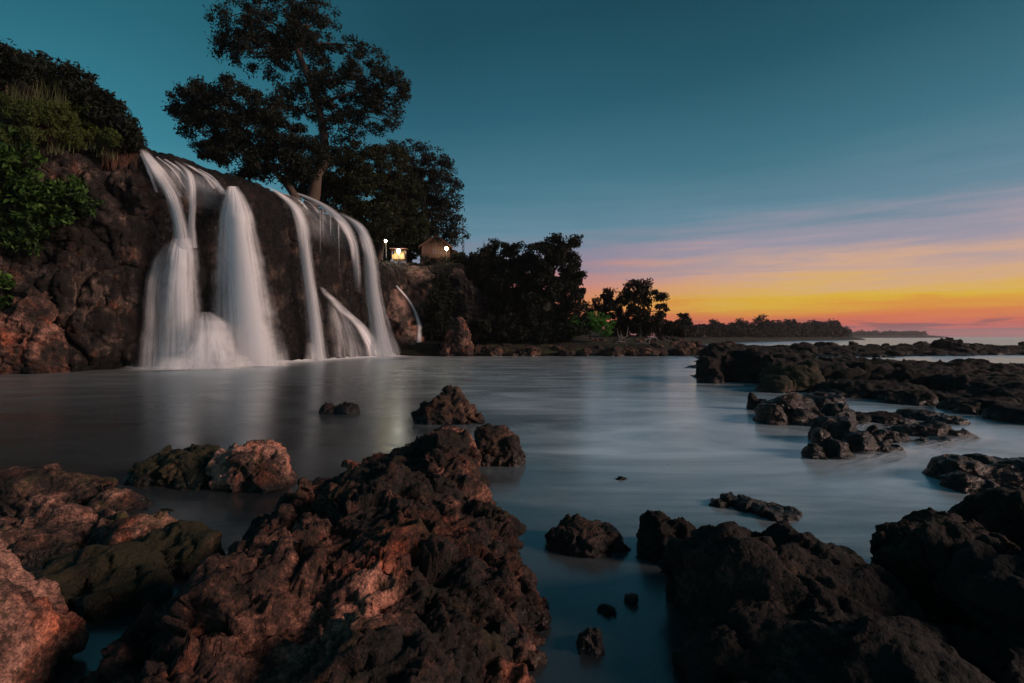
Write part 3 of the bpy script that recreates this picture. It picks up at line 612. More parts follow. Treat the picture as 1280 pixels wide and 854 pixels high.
ridge = np.exp(-((Q[:, 1] - 66 - 5 * fbm(Q * .06, 2, 44)) / 9) ** 2) * .40 + np.exp(-((Q[:, 1] - 27) / 6) ** 2) * np.exp(-((Q[:, 0] - 13) / 9) ** 2) * .7
zz = -.10 + .34 * mask + np.clip(mask, 0, 1) * (.55 * ridge + ridge * .5 * ridged(Q * .35, 3, 19)) + (.42 * (ridged(Q * .75, 6, 12, .66) - .1) - .35 * np.exp(-(perlin(Q * .5 + 7, 320) / .09) ** 2) - .16 * np.exp(-(perlin(Q * 1.4 + 3, 321) / .09) ** 2)) * np.clip(mask + .6, 0, 1) + .22 * fbm(Q * .22, 3, 9)
put('reef_flat', mesh_np('reef_flat', np.stack([Q[:, 0], Q[:, 1], zz], 1), grid_faces(len(xs), len(ys))), M_REEF, kind='structure')

# ------------------------------------------------------------------ falling water
def fall_mat(name, dens=1.0, streaks=26.0):
    m, k = new_mat(name)
    uv = k.new('ShaderNodeUVMap').outputs[0]
    s = k.new('ShaderNodeSeparateXYZ', None, i0=uv); u, v = s.outputs[0], s.outputs[1]
    pos = k.new('ShaderNodeNewGeometry').outputs['Position']
    a = k.noise(k.vscale(uv, (streaks, 1.3, 1)), 1.0, 5, 0.6, 0.15)
    b = k.noise(k.vscale(uv, (streaks * .28, .8, 1)), 1.0, 3, 0.5, 0.3)
    rag = k.noise(k.vscale(uv, (3.0, 5.0, 1)), 1.0, 4, .6)
    u = k.math('ADD', u, k.math('MULTIPLY', k.math('SUBTRACT', rag, .5), .34))
    edge = k.math('MULTIPLY', k.maprange(u, 0.04, 0.46, smooth=True), k.maprange(u, 0.96, 0.54, smooth=True))
    thick = k.new('ShaderNodeAttribute', {'attribute_name': 'dens'}).outputs['Fac']
    st = k.math('ADD', k.math('MULTIPLY', k.maprange(a, 0.38, 0.62), 0.6), k.math('MULTIPLY', k.maprange(b, 0.40, 0.62), 0.65))
    al = k.math('MULTIPLY', k.math('MULTIPLY', edge, thick), k.math('ADD', 0.03, k.math('MULTIPLY', st, 1.0)))
    al = k.math('MULTIPLY', al, dens, clamp=True)
    d = k.new('ShaderNodeBsdfDiffuse', None, Color=(0.93, 0.94, 0.96, 1))
    tl = k.new('ShaderNodeBsdfTranslucent', None, Color=(0.93, 0.94, 0.96, 1))
    w = k.new('ShaderNodeMixShader', None, i0=0.30, i1=d, i2=tl)
    tr = k.new('ShaderNodeBsdfTransparent')
    mx = k.new('ShaderNodeMixShader', None, i0=al, i1=tr, i2=w)
    k.new('ShaderNodeOutputMaterial', None, Surface=mx)
    return m
M_FALL = fall_mat('falling_water', 1.45, 15)
M_VEIL = fall_mat('water_veil', 0.6, 18)
def ribbon(name, rows, parent, mat=M_FALL, off=0.35, layers=3, nu=15, nv=60, bulge=0.35, free=None):
    """rows: (x_left, x_right, y, density) in photo pixels; each point's distance is that of the cliff behind it"""
    rows = np.array([tuple(a_) + (0,) * (5 - len(a_)) for a_ in rows], float)
    sidx = np.concatenate([[0], np.cumsum(np.hypot(np.diff(rows[:, 2]), np.diff(rows[:, :2].mean(1))))]); sidx /= sidx[-1]
    vv = np.linspace(0, 1, nv)
    xl, xr, py, de = [smooth_interp(sidx, rows[:, i], vv) if i < 3 else np.interp(vv, sidx, rows[:, i]) for i in range(4)]
    slant = np.interp(vv, sidx, rows[:, 4])
    Vs, Fs, UV, DE = [], [], [], []
    dep = np.zeros((nv, nu)); U = np.linspace(0, 1, nu)
    for i in range(nv):
        for j in range(nu):
            px = xl[i] + (xr[i] - xl[i]) * U[j]
            dd = hit_cliff(px, py[i] + (U[j] - .5) * slant[i])
            dep[i, j] = np.nan if dd is None else dd
    med = np.nanmedian(dep, axis=1)
    idx = np.arange(nv); ok = ~np.isnan(med); med = np.interp(idx, idx[ok], med[ok])
    if free is not None:                                      # below row `free` the water falls clear of the rock
        k0 = int(free * nv); med[k0:] = np.minimum(med[k0:], np.minimum.accumulate(med[k0:]))
    med = np.convolve(np.pad(med, 6, mode='edge'), np.ones(13) / 13, 'valid')
    dep = np.where(np.isnan(dep), med[:, None], dep)
    lo = np.minimum(dep, med[:, None])
    for _ in range(10):
        p = np.pad(lo, 1, mode='edge'); lo = np.minimum(lo + .1, (p[:-2, 1:-1] + p[2:, 1:-1] + p[1:-1, :-2] + p[1:-1, 2:] + lo) / 5)
    for l in range(layers):
        o = sum(len(a) for a in Vs)
        Yd = lo - off - l * 0.13 - bulge * (1 - (2 * U[None] - 1) ** 2) * np.minimum(1, vv[:, None] * 6) * (0.4 + .3 * l)
        sh = 1 + (l - (layers - 1) / 2) * .17; pyl = py[:, None] + (U[None] - .5) * slant[:, None]
        px = ((xl + xr) / 2)[:, None] + ((xr - xl) / 2)[:, None] * (2 * U[None] - 1) * sh
        Vs.append(np.stack([((px - 640) / F * Yd).ravel(), Yd.ravel(), (H_CAM - (pyl - HOR) / F * Yd).ravel()], 1))
        Fs.append(grid_faces(nv, nu) + o)
        uu = np.broadcast_to(U[None], (nv, nu)); v2 = np.broadcast_to(vv[:, None], (nv, nu))
        UV.append(np.stack([uu.ravel(), v2.ravel() + l * 5.3 + rows[0, 0] * .37], 1)); DE.append(np.broadcast_to(de[:, None], (nv, nu)).ravel())
    V = np.concatenate(Vs); Fa = np.concatenate(Fs); UV = np.concatenate(UV); DE = np.concatenate(DE)
    V[:, 2] = np.maximum(V[:, 2], 0.01 + 0.0 * V[:, 2])
    me = mesh_np(name, V, Fa)
    ul = me.uv_layers.new(name='UVMap'); ul.data.foreach_set('uv', UV[Fa.ravel()].astype(np.float32).ravel())
    at = me.attributes.new('dens', 'FLOAT', 'POINT'); at.data.foreach_set('value', DE.astype(np.float32))
    return put(name, me, mat, parent)
GW = 'cascades of the waterfall'
fa = empty('waterfall', P(235, 458, 33.5), 'tall silky cascade breaking on a ledge halfway, beside the shrubby cliff', 'waterfall', GW)
ribbon('stream', [(171, 184, 186, .05), (176, 194, 198, .7), (190, 213, 224, .9), (202, 224, 242, .9), (209, 231, 262, .85), (213, 236, 283, .85), (214, 240, 305, .7), (212, 246, 325, .3)], fa, off=.3, free=.55)
ribbon('stream', [(216, 222, 201, .05), (230, 242, 217, .8), (233, 247, 232, .8), (233, 247, 255, .7), (232, 246, 280, .7), (230, 250, 310, .5)], fa, off=.35, layers=2, free=.4)
ribbon('stream', [(224, 232, 203, .05), (246, 258, 216, .6), (262, 274, 228, .7), (274, 288, 243, .8)], fa, off=.15, layers=2, bulge=.05)
ribbon('lower_fall', [(213, 243, 298, .3), (207, 247, 312, .9), (201, 250, 345, .8), (197, 253, 380, .65), (193, 257, 420, .55), (188, 262, 460, .7)], fa, off=.9, layers=3, bulge=.9, free=.1)
ribbon('veil', [(206, 216, 303, .05), (192, 216, 318, .25), (180, 216, 345, .5), (174, 216, 400, .5), (168, 218, 461, .7)], fa, M_VEIL, off=.5, layers=3)
ribbon('veil', [(216, 250, 300, .1), (204, 256, 325, .35), (194, 260, 390, .3), (184, 266, 461, .5)], fa, M_VEIL, off=1.3, layers=2, bulge=.7, free=.1)
for x0, y0, x1, y1, x2, y2, w0 in ((184, 191, 204, 214, 226, 246, 7), (196, 196, 216, 212, 232, 236, 4), (206, 199, 222, 210, 236, 226, 5), (236, 207, 254, 219, 268, 236, 5), (248, 211, 266, 222, 280, 240, 4), (176, 192, 186, 214, 196, 240, 5)):
    ribbon('rivulet', [(x0 - w0 * .5, x0 + w0 * .5, y0, .5), (x1 - w0 * .6, x1 + w0 * .6, y1, .75), (x2 - w0 * .6, x2 + w0 * .6, y2, .35)], fa, off=.12, layers=2, nu=6, nv=30, bulge=.03)
ribbon('spread', [(246, 268, 390, .1), (228, 290, 402, .45), (214, 304, 425, .6), (196, 322, 461, .8)], fa, off=1.9, layers=3, bulge=1.2, free=0)
ribbon('spray', [(170, 300, 444, .0), (160, 318, 452, .5), (150, 330, 462.5, .9)], fa, M_VEIL, off=3.2, layers=3, bulge=.8, free=0, nv=20)
ribbon('lip_film', [(176, 292, 213, .25, 48), (178, 294, 224, .55, 48), (182, 296, 240, .35, 44), (186, 296, 258, .0, 36)], fa, M_VEIL, off=.12, layers=2, bulge=.02, nu=41, nv=30)
fb = empty('waterfall', P(310, 455, 37), 'widening white fan of water springing from a point below the lip', 'waterfall', GW)
ribbon('fan', [(284, 298, 233, .6), (280, 305, 244, 1.1), (274, 314, 262, 1.2), (270, 322, 290, 1.2), (268, 331, 330, 1.1), (266, 341, 380, 1.05), (264, 350, 420, 1.0), (262, 358, 458, 1.0)], fb, off=.8, layers=4, bulge=1.1, nu=21, free=.05)
ribbon('spread', [(300, 338, 400, .3), (294, 346, 415, .7), (286, 358, 457, .9)], fb, off=1.8, layers=2, bulge=.8, free=0)
ribbon('spray', [(280, 352, 442, .0), (272, 366, 450, .5), (262, 380, 459, .9)], fb, M_VEIL, off=2.6, layers=3, bulge=.6, free=0, nv=20)
fc = empty('waterfall', P(397, 448, 43), 'narrow single stream falling clear over dark bare rock', 'waterfall', GW)
ribbon('stream', [(331, 338, 233, .05), (347, 360, 245, .8), (360, 376, 259, .9), (366, 386, 278, 1.0), (371, 390, 310, .95), (376, 396, 350, .95), (381, 404, 395, .95), (384, 412, 449, .95)], fc, off=.5, layers=3, free=.35)
ribbon('spread', [(380, 402, 428, .2), (374, 416, 452, .6)], fc, M_VEIL, off=1.2, layers=2, free=0)
fd = empty('waterfall', P(410, 400, 46), 'row of thin dripping threads under the curved lip', 'waterfall', GW)
rt = np.random.default_rng(77)
for x0 in list(rt.uniform(390, 432, 7)):
    y0 = 246 + (x0 - 384) * .66 + rt.uniform(0, 6); y1 = y0 + rt.uniform(20, 70); w0 = rt.uniform(.7, 1.5); dn = rt.uniform(.15, .45)
    ribbon('thread', [(x0 - w0, x0 + w0, y0, .2), (x0 - w0, x0 + w0, y0 * .7 + y1 * .3, dn), (x0 - w0, x0 + w0 * 1.3, y1, .05)], fd, off=.22, layers=2, nu=5, nv=24, bulge=.05)
for x0, y0, x1, y1 in ((356, 242, 384, 262), (372, 247, 398, 266), (392, 254, 414, 272), (405, 262, 428, 284)):
    ribbon('rivulet', [(x0 - 2, x0 + 2, y0, .5), ((x0 + x1) / 2 + 1, (x0 + x1) / 2 + 6, (y0 + y1) / 2 - 2, .8), (x1 - 2, x1 + 3, y1, .4)], fd, off=.12, layers=2, nu=6, nv=24, bulge=.03)
fe = empty('waterfall', P(465, 446, 51), 'broad double stream pouring round the corner of the lip beside the brown slab', 'waterfall', GW)
ribbon('stream', [(352, 366, 238, .5), (376, 392, 247, .7), (402, 420, 262, .8), (420, 438, 279, .9), (432, 448, 300, .8), (438, 452, 330, .5), (443, 453, 368, .0)], fe, off=.3, layers=2, free=.6)
ribbon('stream', [(420, 430, 266, .05), (440, 456, 283, .95), (450, 467, 305, 1.0), (453, 474, 335, .95), (455, 480, 370, .9), (459, 490, 410, .9), (464, 502, 446, .9)], fe, off=.4, layers=3, free=.3)
ribbon('ramp_stream', [(398, 405, 359, .05), (409, 424, 376, .7), (424, 440, 391, .85), (440, 456, 405, .9), (450, 470, 422, .9), (456, 492, 446, .95)], fe, off=.5, layers=3)
ribbon('veil', [(404, 432, 378, .2), (406, 448, 400, .5), (408, 462, 425, .5), (408, 470, 447, .6)], fe, M_VEIL, off=.4, layers=2)
ribbon('lip_film', [(338, 452, 259, .25, 50), (342, 458, 270, .55, 52), (346, 462, 286, .35, 50), (350, 464, 308, .0, 44)], fe, M_VEIL, off=.12, layers=2, bulge=.02, nu=41, nv=30)
ff = empty('waterfall', P(523, 436, 57), 'thin short cascade sliding down the brown slab', 'waterfall', GW)
SLABS = [o for o in bpy.data.objects if o.get('label', '').startswith('slanting ribbed')]
_cb = CB
SLABS += [o for o in bpy.data.objects if o.get('label', '').startswith('smooth grey dome')]
_v = [vcos(o.data) + np.array(o.location) for o in SLABS]; _n0 = len(_v[0])
CB = BVHTree.FromPolygons([tuple(a) for a in np.concatenate(_v).tolist()], [tuple(p.vertices) for p in SLABS[0].data.polygons] + [tuple(i_ + _n0 for i_ in p.vertices) for p in SLABS[1].data.polygons])
ribbon('stream', [(489, 493, 352, .4), (497, 502, 362, .8), (508, 513, 375, .9), (517, 523, 393, .9), (521, 528, 411, .9), (520, 528, 424, .9), (518, 530, 438, .9)], ff, off=.15, layers=2, nu=7, bulge=.05)
CB = _cb

# white water spreading from the foot of the falls
m, k = new_mat('foam')
uv = k.new('ShaderNodeUVMap').outputs[0]; s_ = k.new('ShaderNodeSeparateXYZ', None, i0=uv)
nz = k.noise(k.vscale(uv, (9, 3.0, 1)), 1.0, 5, .55, .4)
fall = k.maprange(s_.outputs[1], 0.0, 1.0, 1.0, 0.0)
al = k.math('MULTIPLY', k.math('POWER', fall, 1.5), k.maprange(nz, .18, .5))
al = k.math('MULTIPLY', al, k.math('MULTIPLY', k.maprange(s_.outputs[0], 0, .08, smooth=True), k.maprange(s_.outputs[0], 1, .9, smooth=True)))
df = k.new('ShaderNodeBsdfDiffuse', None, Color=(.88, .92, .94, 1)); tr = k.new('ShaderNodeBsdfTransparent')
k.new('ShaderNodeOutputMaterial', None, Surface=k.new('ShaderNodeMixShader', None, i0=al, i1=tr, i2=df))
a0, a1 = np.searchsorted(q, 140), np.searchsorted(q, 505)
ii = np.linspace(a0, a1, 90).astype(int); nvv = 14
fx, fy = [], []; vv = np.linspace(0, 1, nvv)
wid = 4.2 + 1.2 * np.sin(np.linspace(0, 9, 90))
FX = Xb[ii][:, None] + nx[ii][:, None] * (1.6 + vv[None] * wid[:, None]); FY = Yb[ii][:, None] + ny[ii][:, None] * (1.6 + vv[None] * wid[:, None])
me = mesh_np('foam', np.stack([FX.ravel(), FY.ravel(), (.01 + .22 * np.exp(-vv[None] * 6) * rng.uniform(.4, 1, FX.shape)).ravel()], 1), grid_faces(90, nvv))
UV = np.stack([np.repeat(np.linspace(0, 1, 90), nvv), np.tile(vv, 90)], 1)
me.uv_layers.new(name='UVMap').data.foreach_set('uv', UV[grid_faces(90, nvv).ravel()].astype(np.float32).ravel())
tag(put('foam', me, m, kind='stuff'), 'white foam spreading over the pool from the foot of the falls', 'foam')

# silky rapids where the pool drains between the reef rocks
m, k = new_mat('rapids_water')
uv = k.new('ShaderNodeUVMap').outputs[0]; s_ = k.new('ShaderNodeSeparateXYZ', None, i0=uv)
nz = k.noise(k.vscale(uv, (7, 1.6, 1)), 1.0, 5, .55, .5)
al = k.math('MULTIPLY', k.math('MULTIPLY', k.maprange(s_.outputs[0], 0, .4, smooth=True), k.maprange(s_.outputs[0], 1, .6, smooth=True)), k.maprange(nz, .36, .66))
al = k.math('MULTIPLY', al, k.math('MULTIPLY', k.maprange(s_.outputs[1], 0, .25, smooth=True), k.maprange(s_.outputs[1], 1, .7, smooth=True)))
df = k.new('ShaderNodeBsdfPrincipled', None, Base_Color=(.80, .83, .86, 1), Roughness=.25); tr = k.new('ShaderNodeBsdfTransparent')
k.new('ShaderNodeOutputMaterial', None, Surface=k.new('ShaderNodeMixShader', None, i0=k.math('MULTIPLY', al, .8), i1=tr, i2=df))
for path, w0, lab in (([(1230, 540), (1180, 558), (1140, 566), (1090, 580), (1020, 600)], .55, 'white silky rapids running past the wide dark two-humped rock'), ([(1160, 500), (1125, 492), (1085, 488), (1050, 483)], .7, 'thin white film of water over the flat wet shelf rock'), ([(1150, 534), (1118, 528), (1085, 534), (1062, 548)], .3, 'narrow white rapids squeezed behind the hump-backed rock')):
    c = np.array([((a - 640) / F * GY(b), GY(b)) for a, b in path]); tq = np.linspace(0, 1, 40); t0 = np.linspace(0, 1, len(c))
    c = np.stack([smooth_interp(t0, c[:, i], tq) for i in range(2)], 1); tg = np.gradient(c, axis=0); tg /= np.linalg.norm(tg, axis=1)[:, None]; sd = np.stack([-tg[:, 1], tg[:, 0]], 1)
    U = np.linspace(-1, 1, 9); XY = c[:, None] + sd[:, None] * U[None, :, None] * w0
    zc = (.03 + (1 - U[None] ** 2) * .035 + .02 * rng.uniform(-1, 1, (40, 9))).ravel()
    me = mesh_np('rapids', np.stack([XY[..., 0].ravel(), XY[..., 1].ravel(), zc], 1), grid_faces(40, 9))
    UV = np.stack([np.tile((U + 1) / 2, 40), np.repeat(tq, 9)], 1); me.uv_layers.new(name='UVMap').data.foreach_set('uv', UV[grid_faces(40, 9).ravel()].astype(np.float32).ravel())
    put('rapids', me, m, None, (float(c[0, 0]), float(c[0, 1]), 0), lab, 'rapids', 'rapids between the reef rocks', 'stuff')

# ------------------------------------------------------------------ plants
def tube_mesh(paths, sides=7):
    Vs, Fs, o = [], [], 0
    for pts, rad in paths:
        pts = np.array(pts, float); rad = np.array(rad, float); k = len(pts)
        tg = np.gradient(pts, axis=0); tg /= np.linalg.norm(tg, axis=1)[:, None] + 1e-9
        ref = np.where(np.abs(tg[:, 2:3]) > .9, [[1., 0, 0]], [[0, 0, 1.]])
        a = np.cross(tg, ref); a /= np.linalg.norm(a, axis=1)[:, None] + 1e-9; b = np.cross(tg, a)
        an = np.linspace(0, 2 * math.pi, sides, endpoint=False)
        v = pts[:, None] + rad[:, None, None] * (np.cos(an)[None, :, None] * a[:, None] + np.sin(an)[None, :, None] * b[:, None])
        Vs.append(v.reshape(-1, 3))
        i = np.arange(k - 1)[:, None] * sides; j = np.arange(sides)[None]; j2 = (j + 1) % sides
        Fs.append(np.stack([i + j, i + j2, i + sides + j2, i + sides + j], 2).reshape(-1, 4) + o); o += k * sides
    return mesh_np('tube', np.concatenate(Vs), np.concatenate(Fs))
def bent(a, b, k=7, sag=0.1, r=None):
    r = r or rng
    a, b = np.array(a, float), np.array(b, float); t = np.linspace(0, 1, k)[:, None]
    L = np.linalg.norm(b - a); mid = r.normal(0, 1, 3) * sag * L
    p = a + (b - a) * t + mid * (t * (1 - t) * 2) + np.array([0, 0, 1.0]) * L * .12 * (t * (1 - t))
    return p + r.normal(0, .012 * L, p.shape) * (t * (1 - t) * 4)
def leaf_arrays(C, size, aspect=.38, droop=.2, r=None):
    """one folded four-point leaf per centre"""
    r = r or rng
    n_ = len(C); a = r.normal(0, 1, (n_, 3)); a[:, 2] -= droop; a /= np.linalg.norm(a, axis=1)[:, None]
    b = r.normal(0, 1, (n_, 3)); b -= (a * b).sum(1)[:, None] * a; b /= np.linalg.norm(b, axis=1)[:, None]
    nn = np.cross(a, b); s = (size * r.uniform(.45, 1.5, n_))[:, None]
    v = np.stack([C - a * s * .5, C + b * s * aspect * .5 + nn * s * .08, C + a * s * .5, C - b * s * aspect * .5 + nn * s * .08], 1).reshape(-1, 3)
    i = np.arange(n_)[:, None] * 4
    f = np.concatenate([i + np.array([[0, 1, 2]]), i + np.array([[0, 2, 3]])], 1).reshape(-1, 3)
    return v, f
def lobe_points(c, rad, nleaf, clump, r, shell=.45):
    """leaf centres gathered into clumps spread through an ellipsoid; also returns the clump centres"""
    c, rad = np.array(c, float), np.array(rad, float)
    K = max(6, int(3.2 * (rad[0] * rad[1] * rad[2]) ** (2 / 3) / clump ** 2))
    d = r.normal(0, 1, (K, 3)); d /= np.linalg.norm(d, axis=1)[:, None]
    cc = c + d * rad * (r.uniform(shell ** 3, 1, K) ** (1 / 3))[:, None]
    wt = r.uniform(.35, 1.6, K); idx = r.choice(K, nleaf, p=wt / wt.sum())
    off = np.clip(r.normal(0, 1, (nleaf, 3)), -1.7, 1.7) * clump * np.array([.55, .55, .40]) * r.uniform(.6, 1.2, K)[idx][:, None]
    return cc[idx] + off, cc
def tree(name, label, Yc, trunk_px, lobes, nleaf, leaf=.32, clump=.75, mat=None, group=None, cat='tree', r0=.35, seed=1, aspect=.4, split=None, twigs=5, depth=.8, shell=.45):
    """trunk_px: photo path of the stem at distance Yc; lobes: (px, py, rx, ry[, dY]) of the crown"""
    r = np.random.default_rng(seed)
    s = Yc / F
    tp = np.array([P(a, b, Yc) for a, b in trunk_px]); t0 = np.linspace(0, 1, len(tp)); tq = np.linspace(0, 1, 12)
    path = np.stack([np.interp(tq, t0, tp[:, i]) for i in range(3)], 1)
    path[1:-1] += r.normal(0, .05, path[1:-1].shape) * r0 * 2
    root = empty(name, tuple(tp[0]), label, cat, group)
    put('trunk', tube_mesh([(path, np.linspace(r0, r0 * .45, 12) * (1 + .35 * np.exp(-tq * 9)))], 10), M_BARK, root)
    vol = np.array([L[2] * L[3] for L in lobes], float); vol /= vol.sum()
    Cs = []
    for L, w in zip(lobes, vol):
        dY = L[4] if len(L) > 4 else r.uniform(-1, 1) * .5
        c = P(L[0], L[1], Yc + dY); rad = np.array([L[2] * s, max(L[2], L[3]) * s * depth, L[3] * s])
        pts, cc = lobe_points(c, rad, max(30, int(nleaf * w)), clump, r, shell)
        Cs.append(pts)
        d = np.linalg.norm(path[4:] - c, axis=1) + np.abs(path[4:, 2] - c[2]) * .3; st = path[4 + int(np.argmin(d + np.linspace(0, .3, len(d))))]
        limb = bent(st, c, 8, .10, r); rr = r0 * (.22 + .45 * math.sqrt(w))
        paths = [(limb, np.linspace(rr, rr * .35, 8))]
        for e in cc[r.permutation(len(cc))[:twigs]]:
            paths.append((bent(limb[r.integers(2, 7)], e, 6, .12, r), np.linspace(rr * .4, rr * .1, 6)))
        put('branch', tube_mesh(paths, 6), M_BARK, root)
    v, f = leaf_arrays(np.concatenate(Cs), leaf, aspect, .25, r)
    put('crown', mesh_np('crown', v, f, False), mat or M_LTREE, root)
    return root
GT = 'trees above the falls'
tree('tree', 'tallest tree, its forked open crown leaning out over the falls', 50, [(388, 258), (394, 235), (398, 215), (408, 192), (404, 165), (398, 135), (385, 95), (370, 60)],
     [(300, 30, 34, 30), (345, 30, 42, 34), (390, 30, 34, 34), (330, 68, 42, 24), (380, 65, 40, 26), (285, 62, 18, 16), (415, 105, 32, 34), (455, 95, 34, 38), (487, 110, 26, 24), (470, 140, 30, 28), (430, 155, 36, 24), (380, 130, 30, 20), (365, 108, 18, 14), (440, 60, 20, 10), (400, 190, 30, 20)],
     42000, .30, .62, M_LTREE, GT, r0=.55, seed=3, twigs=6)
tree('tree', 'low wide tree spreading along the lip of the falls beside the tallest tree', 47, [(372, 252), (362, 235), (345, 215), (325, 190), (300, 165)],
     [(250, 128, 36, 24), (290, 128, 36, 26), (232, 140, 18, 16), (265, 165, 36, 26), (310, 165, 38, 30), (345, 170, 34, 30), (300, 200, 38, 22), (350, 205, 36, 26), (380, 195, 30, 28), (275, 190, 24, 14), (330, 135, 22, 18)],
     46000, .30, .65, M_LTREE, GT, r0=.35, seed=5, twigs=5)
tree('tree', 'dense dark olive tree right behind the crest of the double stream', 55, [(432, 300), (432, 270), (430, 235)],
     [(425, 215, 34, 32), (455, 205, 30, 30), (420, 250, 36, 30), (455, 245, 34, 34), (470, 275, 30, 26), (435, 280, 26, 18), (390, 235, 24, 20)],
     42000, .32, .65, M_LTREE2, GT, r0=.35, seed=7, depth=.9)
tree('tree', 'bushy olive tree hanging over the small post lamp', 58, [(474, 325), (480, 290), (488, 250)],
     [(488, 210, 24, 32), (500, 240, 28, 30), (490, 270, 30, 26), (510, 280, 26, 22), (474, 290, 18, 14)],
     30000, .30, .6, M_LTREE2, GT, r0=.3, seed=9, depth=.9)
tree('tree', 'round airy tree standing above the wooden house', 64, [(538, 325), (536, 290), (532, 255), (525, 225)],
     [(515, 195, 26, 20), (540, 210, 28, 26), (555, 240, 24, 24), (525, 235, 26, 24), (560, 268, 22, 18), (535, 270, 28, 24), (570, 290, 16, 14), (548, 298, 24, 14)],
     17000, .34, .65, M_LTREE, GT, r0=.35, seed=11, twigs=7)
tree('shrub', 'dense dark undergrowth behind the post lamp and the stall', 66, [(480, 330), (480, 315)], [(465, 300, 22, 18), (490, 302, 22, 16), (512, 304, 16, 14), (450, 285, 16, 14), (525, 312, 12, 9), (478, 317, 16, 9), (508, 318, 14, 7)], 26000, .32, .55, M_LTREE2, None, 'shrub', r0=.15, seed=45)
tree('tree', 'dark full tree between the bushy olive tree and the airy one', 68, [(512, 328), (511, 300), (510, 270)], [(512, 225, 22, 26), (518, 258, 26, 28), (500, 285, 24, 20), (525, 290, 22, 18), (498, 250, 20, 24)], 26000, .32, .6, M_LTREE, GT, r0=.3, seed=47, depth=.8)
GB = 'trees on the wooded bank'
for i, (lab, Yc, tr_, lb, nl, mt) in enumerate([
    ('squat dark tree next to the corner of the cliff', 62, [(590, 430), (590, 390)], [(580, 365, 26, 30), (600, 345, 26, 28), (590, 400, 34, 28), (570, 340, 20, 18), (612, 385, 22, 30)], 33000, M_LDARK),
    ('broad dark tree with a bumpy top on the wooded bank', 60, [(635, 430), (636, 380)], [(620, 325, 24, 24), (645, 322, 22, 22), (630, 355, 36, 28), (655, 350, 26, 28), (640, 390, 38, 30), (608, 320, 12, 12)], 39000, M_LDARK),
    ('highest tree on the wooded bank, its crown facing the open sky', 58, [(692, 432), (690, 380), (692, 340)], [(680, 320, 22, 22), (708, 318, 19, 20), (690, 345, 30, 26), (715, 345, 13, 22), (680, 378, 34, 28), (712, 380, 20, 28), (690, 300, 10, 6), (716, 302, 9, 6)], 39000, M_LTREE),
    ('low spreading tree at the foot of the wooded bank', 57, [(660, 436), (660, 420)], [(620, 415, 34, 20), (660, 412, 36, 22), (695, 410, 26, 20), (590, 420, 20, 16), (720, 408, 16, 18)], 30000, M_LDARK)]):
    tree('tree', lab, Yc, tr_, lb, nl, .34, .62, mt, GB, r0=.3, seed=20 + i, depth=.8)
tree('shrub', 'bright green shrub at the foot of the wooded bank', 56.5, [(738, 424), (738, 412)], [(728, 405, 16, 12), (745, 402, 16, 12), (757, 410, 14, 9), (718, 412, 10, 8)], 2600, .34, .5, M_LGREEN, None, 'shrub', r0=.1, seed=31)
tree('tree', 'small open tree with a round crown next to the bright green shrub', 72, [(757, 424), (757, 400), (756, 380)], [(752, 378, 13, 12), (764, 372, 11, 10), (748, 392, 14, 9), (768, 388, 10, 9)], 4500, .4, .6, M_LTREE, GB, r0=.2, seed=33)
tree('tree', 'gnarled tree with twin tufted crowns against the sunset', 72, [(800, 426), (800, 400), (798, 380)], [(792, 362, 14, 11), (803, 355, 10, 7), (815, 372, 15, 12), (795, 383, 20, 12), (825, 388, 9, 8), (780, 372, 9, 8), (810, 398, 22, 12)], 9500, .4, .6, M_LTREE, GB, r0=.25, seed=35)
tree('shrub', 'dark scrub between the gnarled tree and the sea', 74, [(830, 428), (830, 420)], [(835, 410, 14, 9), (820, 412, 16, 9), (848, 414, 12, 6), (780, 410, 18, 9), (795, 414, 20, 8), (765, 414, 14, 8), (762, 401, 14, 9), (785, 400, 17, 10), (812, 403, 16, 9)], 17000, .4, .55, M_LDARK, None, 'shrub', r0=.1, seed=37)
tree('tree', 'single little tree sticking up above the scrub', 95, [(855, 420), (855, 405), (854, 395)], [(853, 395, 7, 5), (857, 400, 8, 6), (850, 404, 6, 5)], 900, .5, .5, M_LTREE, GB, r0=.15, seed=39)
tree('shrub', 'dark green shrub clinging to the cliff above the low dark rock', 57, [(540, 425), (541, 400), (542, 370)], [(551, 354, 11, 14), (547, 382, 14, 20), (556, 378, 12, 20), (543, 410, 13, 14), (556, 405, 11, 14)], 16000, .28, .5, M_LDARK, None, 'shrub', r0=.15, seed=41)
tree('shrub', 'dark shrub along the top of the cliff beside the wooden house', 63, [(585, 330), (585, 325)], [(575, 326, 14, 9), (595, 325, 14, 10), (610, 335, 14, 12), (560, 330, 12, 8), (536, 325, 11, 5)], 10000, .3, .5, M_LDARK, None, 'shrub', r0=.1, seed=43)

# ---- the shrubby cliff top
def on_cliff(px, py, dflt=33):
    d = hit_cliff(px, py)
    return (d if d is not None else dflt)
GS = 'shrubs on the cliff top'
for i, (px, py, rx, ry) in enumerate([(8, 80, 30, 24), (48, 88, 26, 20), (84, 100, 26, 20), (112, 122, 22, 20), (136, 142, 20, 20), (156, 163, 18, 18)]):
    Yc = on_cliff(px, py + ry + 6, 37) - .3
    tree('shrub', 'dark leafy cliff-top shrub, %s from the falls' % ['sixth', 'fifth', 'fourth', 'third', 'second', 'first'][i], Yc, [(px, py + ry + 12), (px, py)], [(px - rx * .4, py - 2, rx * .6, ry * .7), (px + rx * .4, py + 3, rx * .6, ry * .7), (px, py + ry * .5, rx * .8, ry * .6), (px + rx * .1, py - ry * .45, rx * .4, ry * .4)],
         3000, .34, .55, M_LDARK, GS, 'shrub', r0=.07, seed=50 + i, aspect=.34, depth=.9)
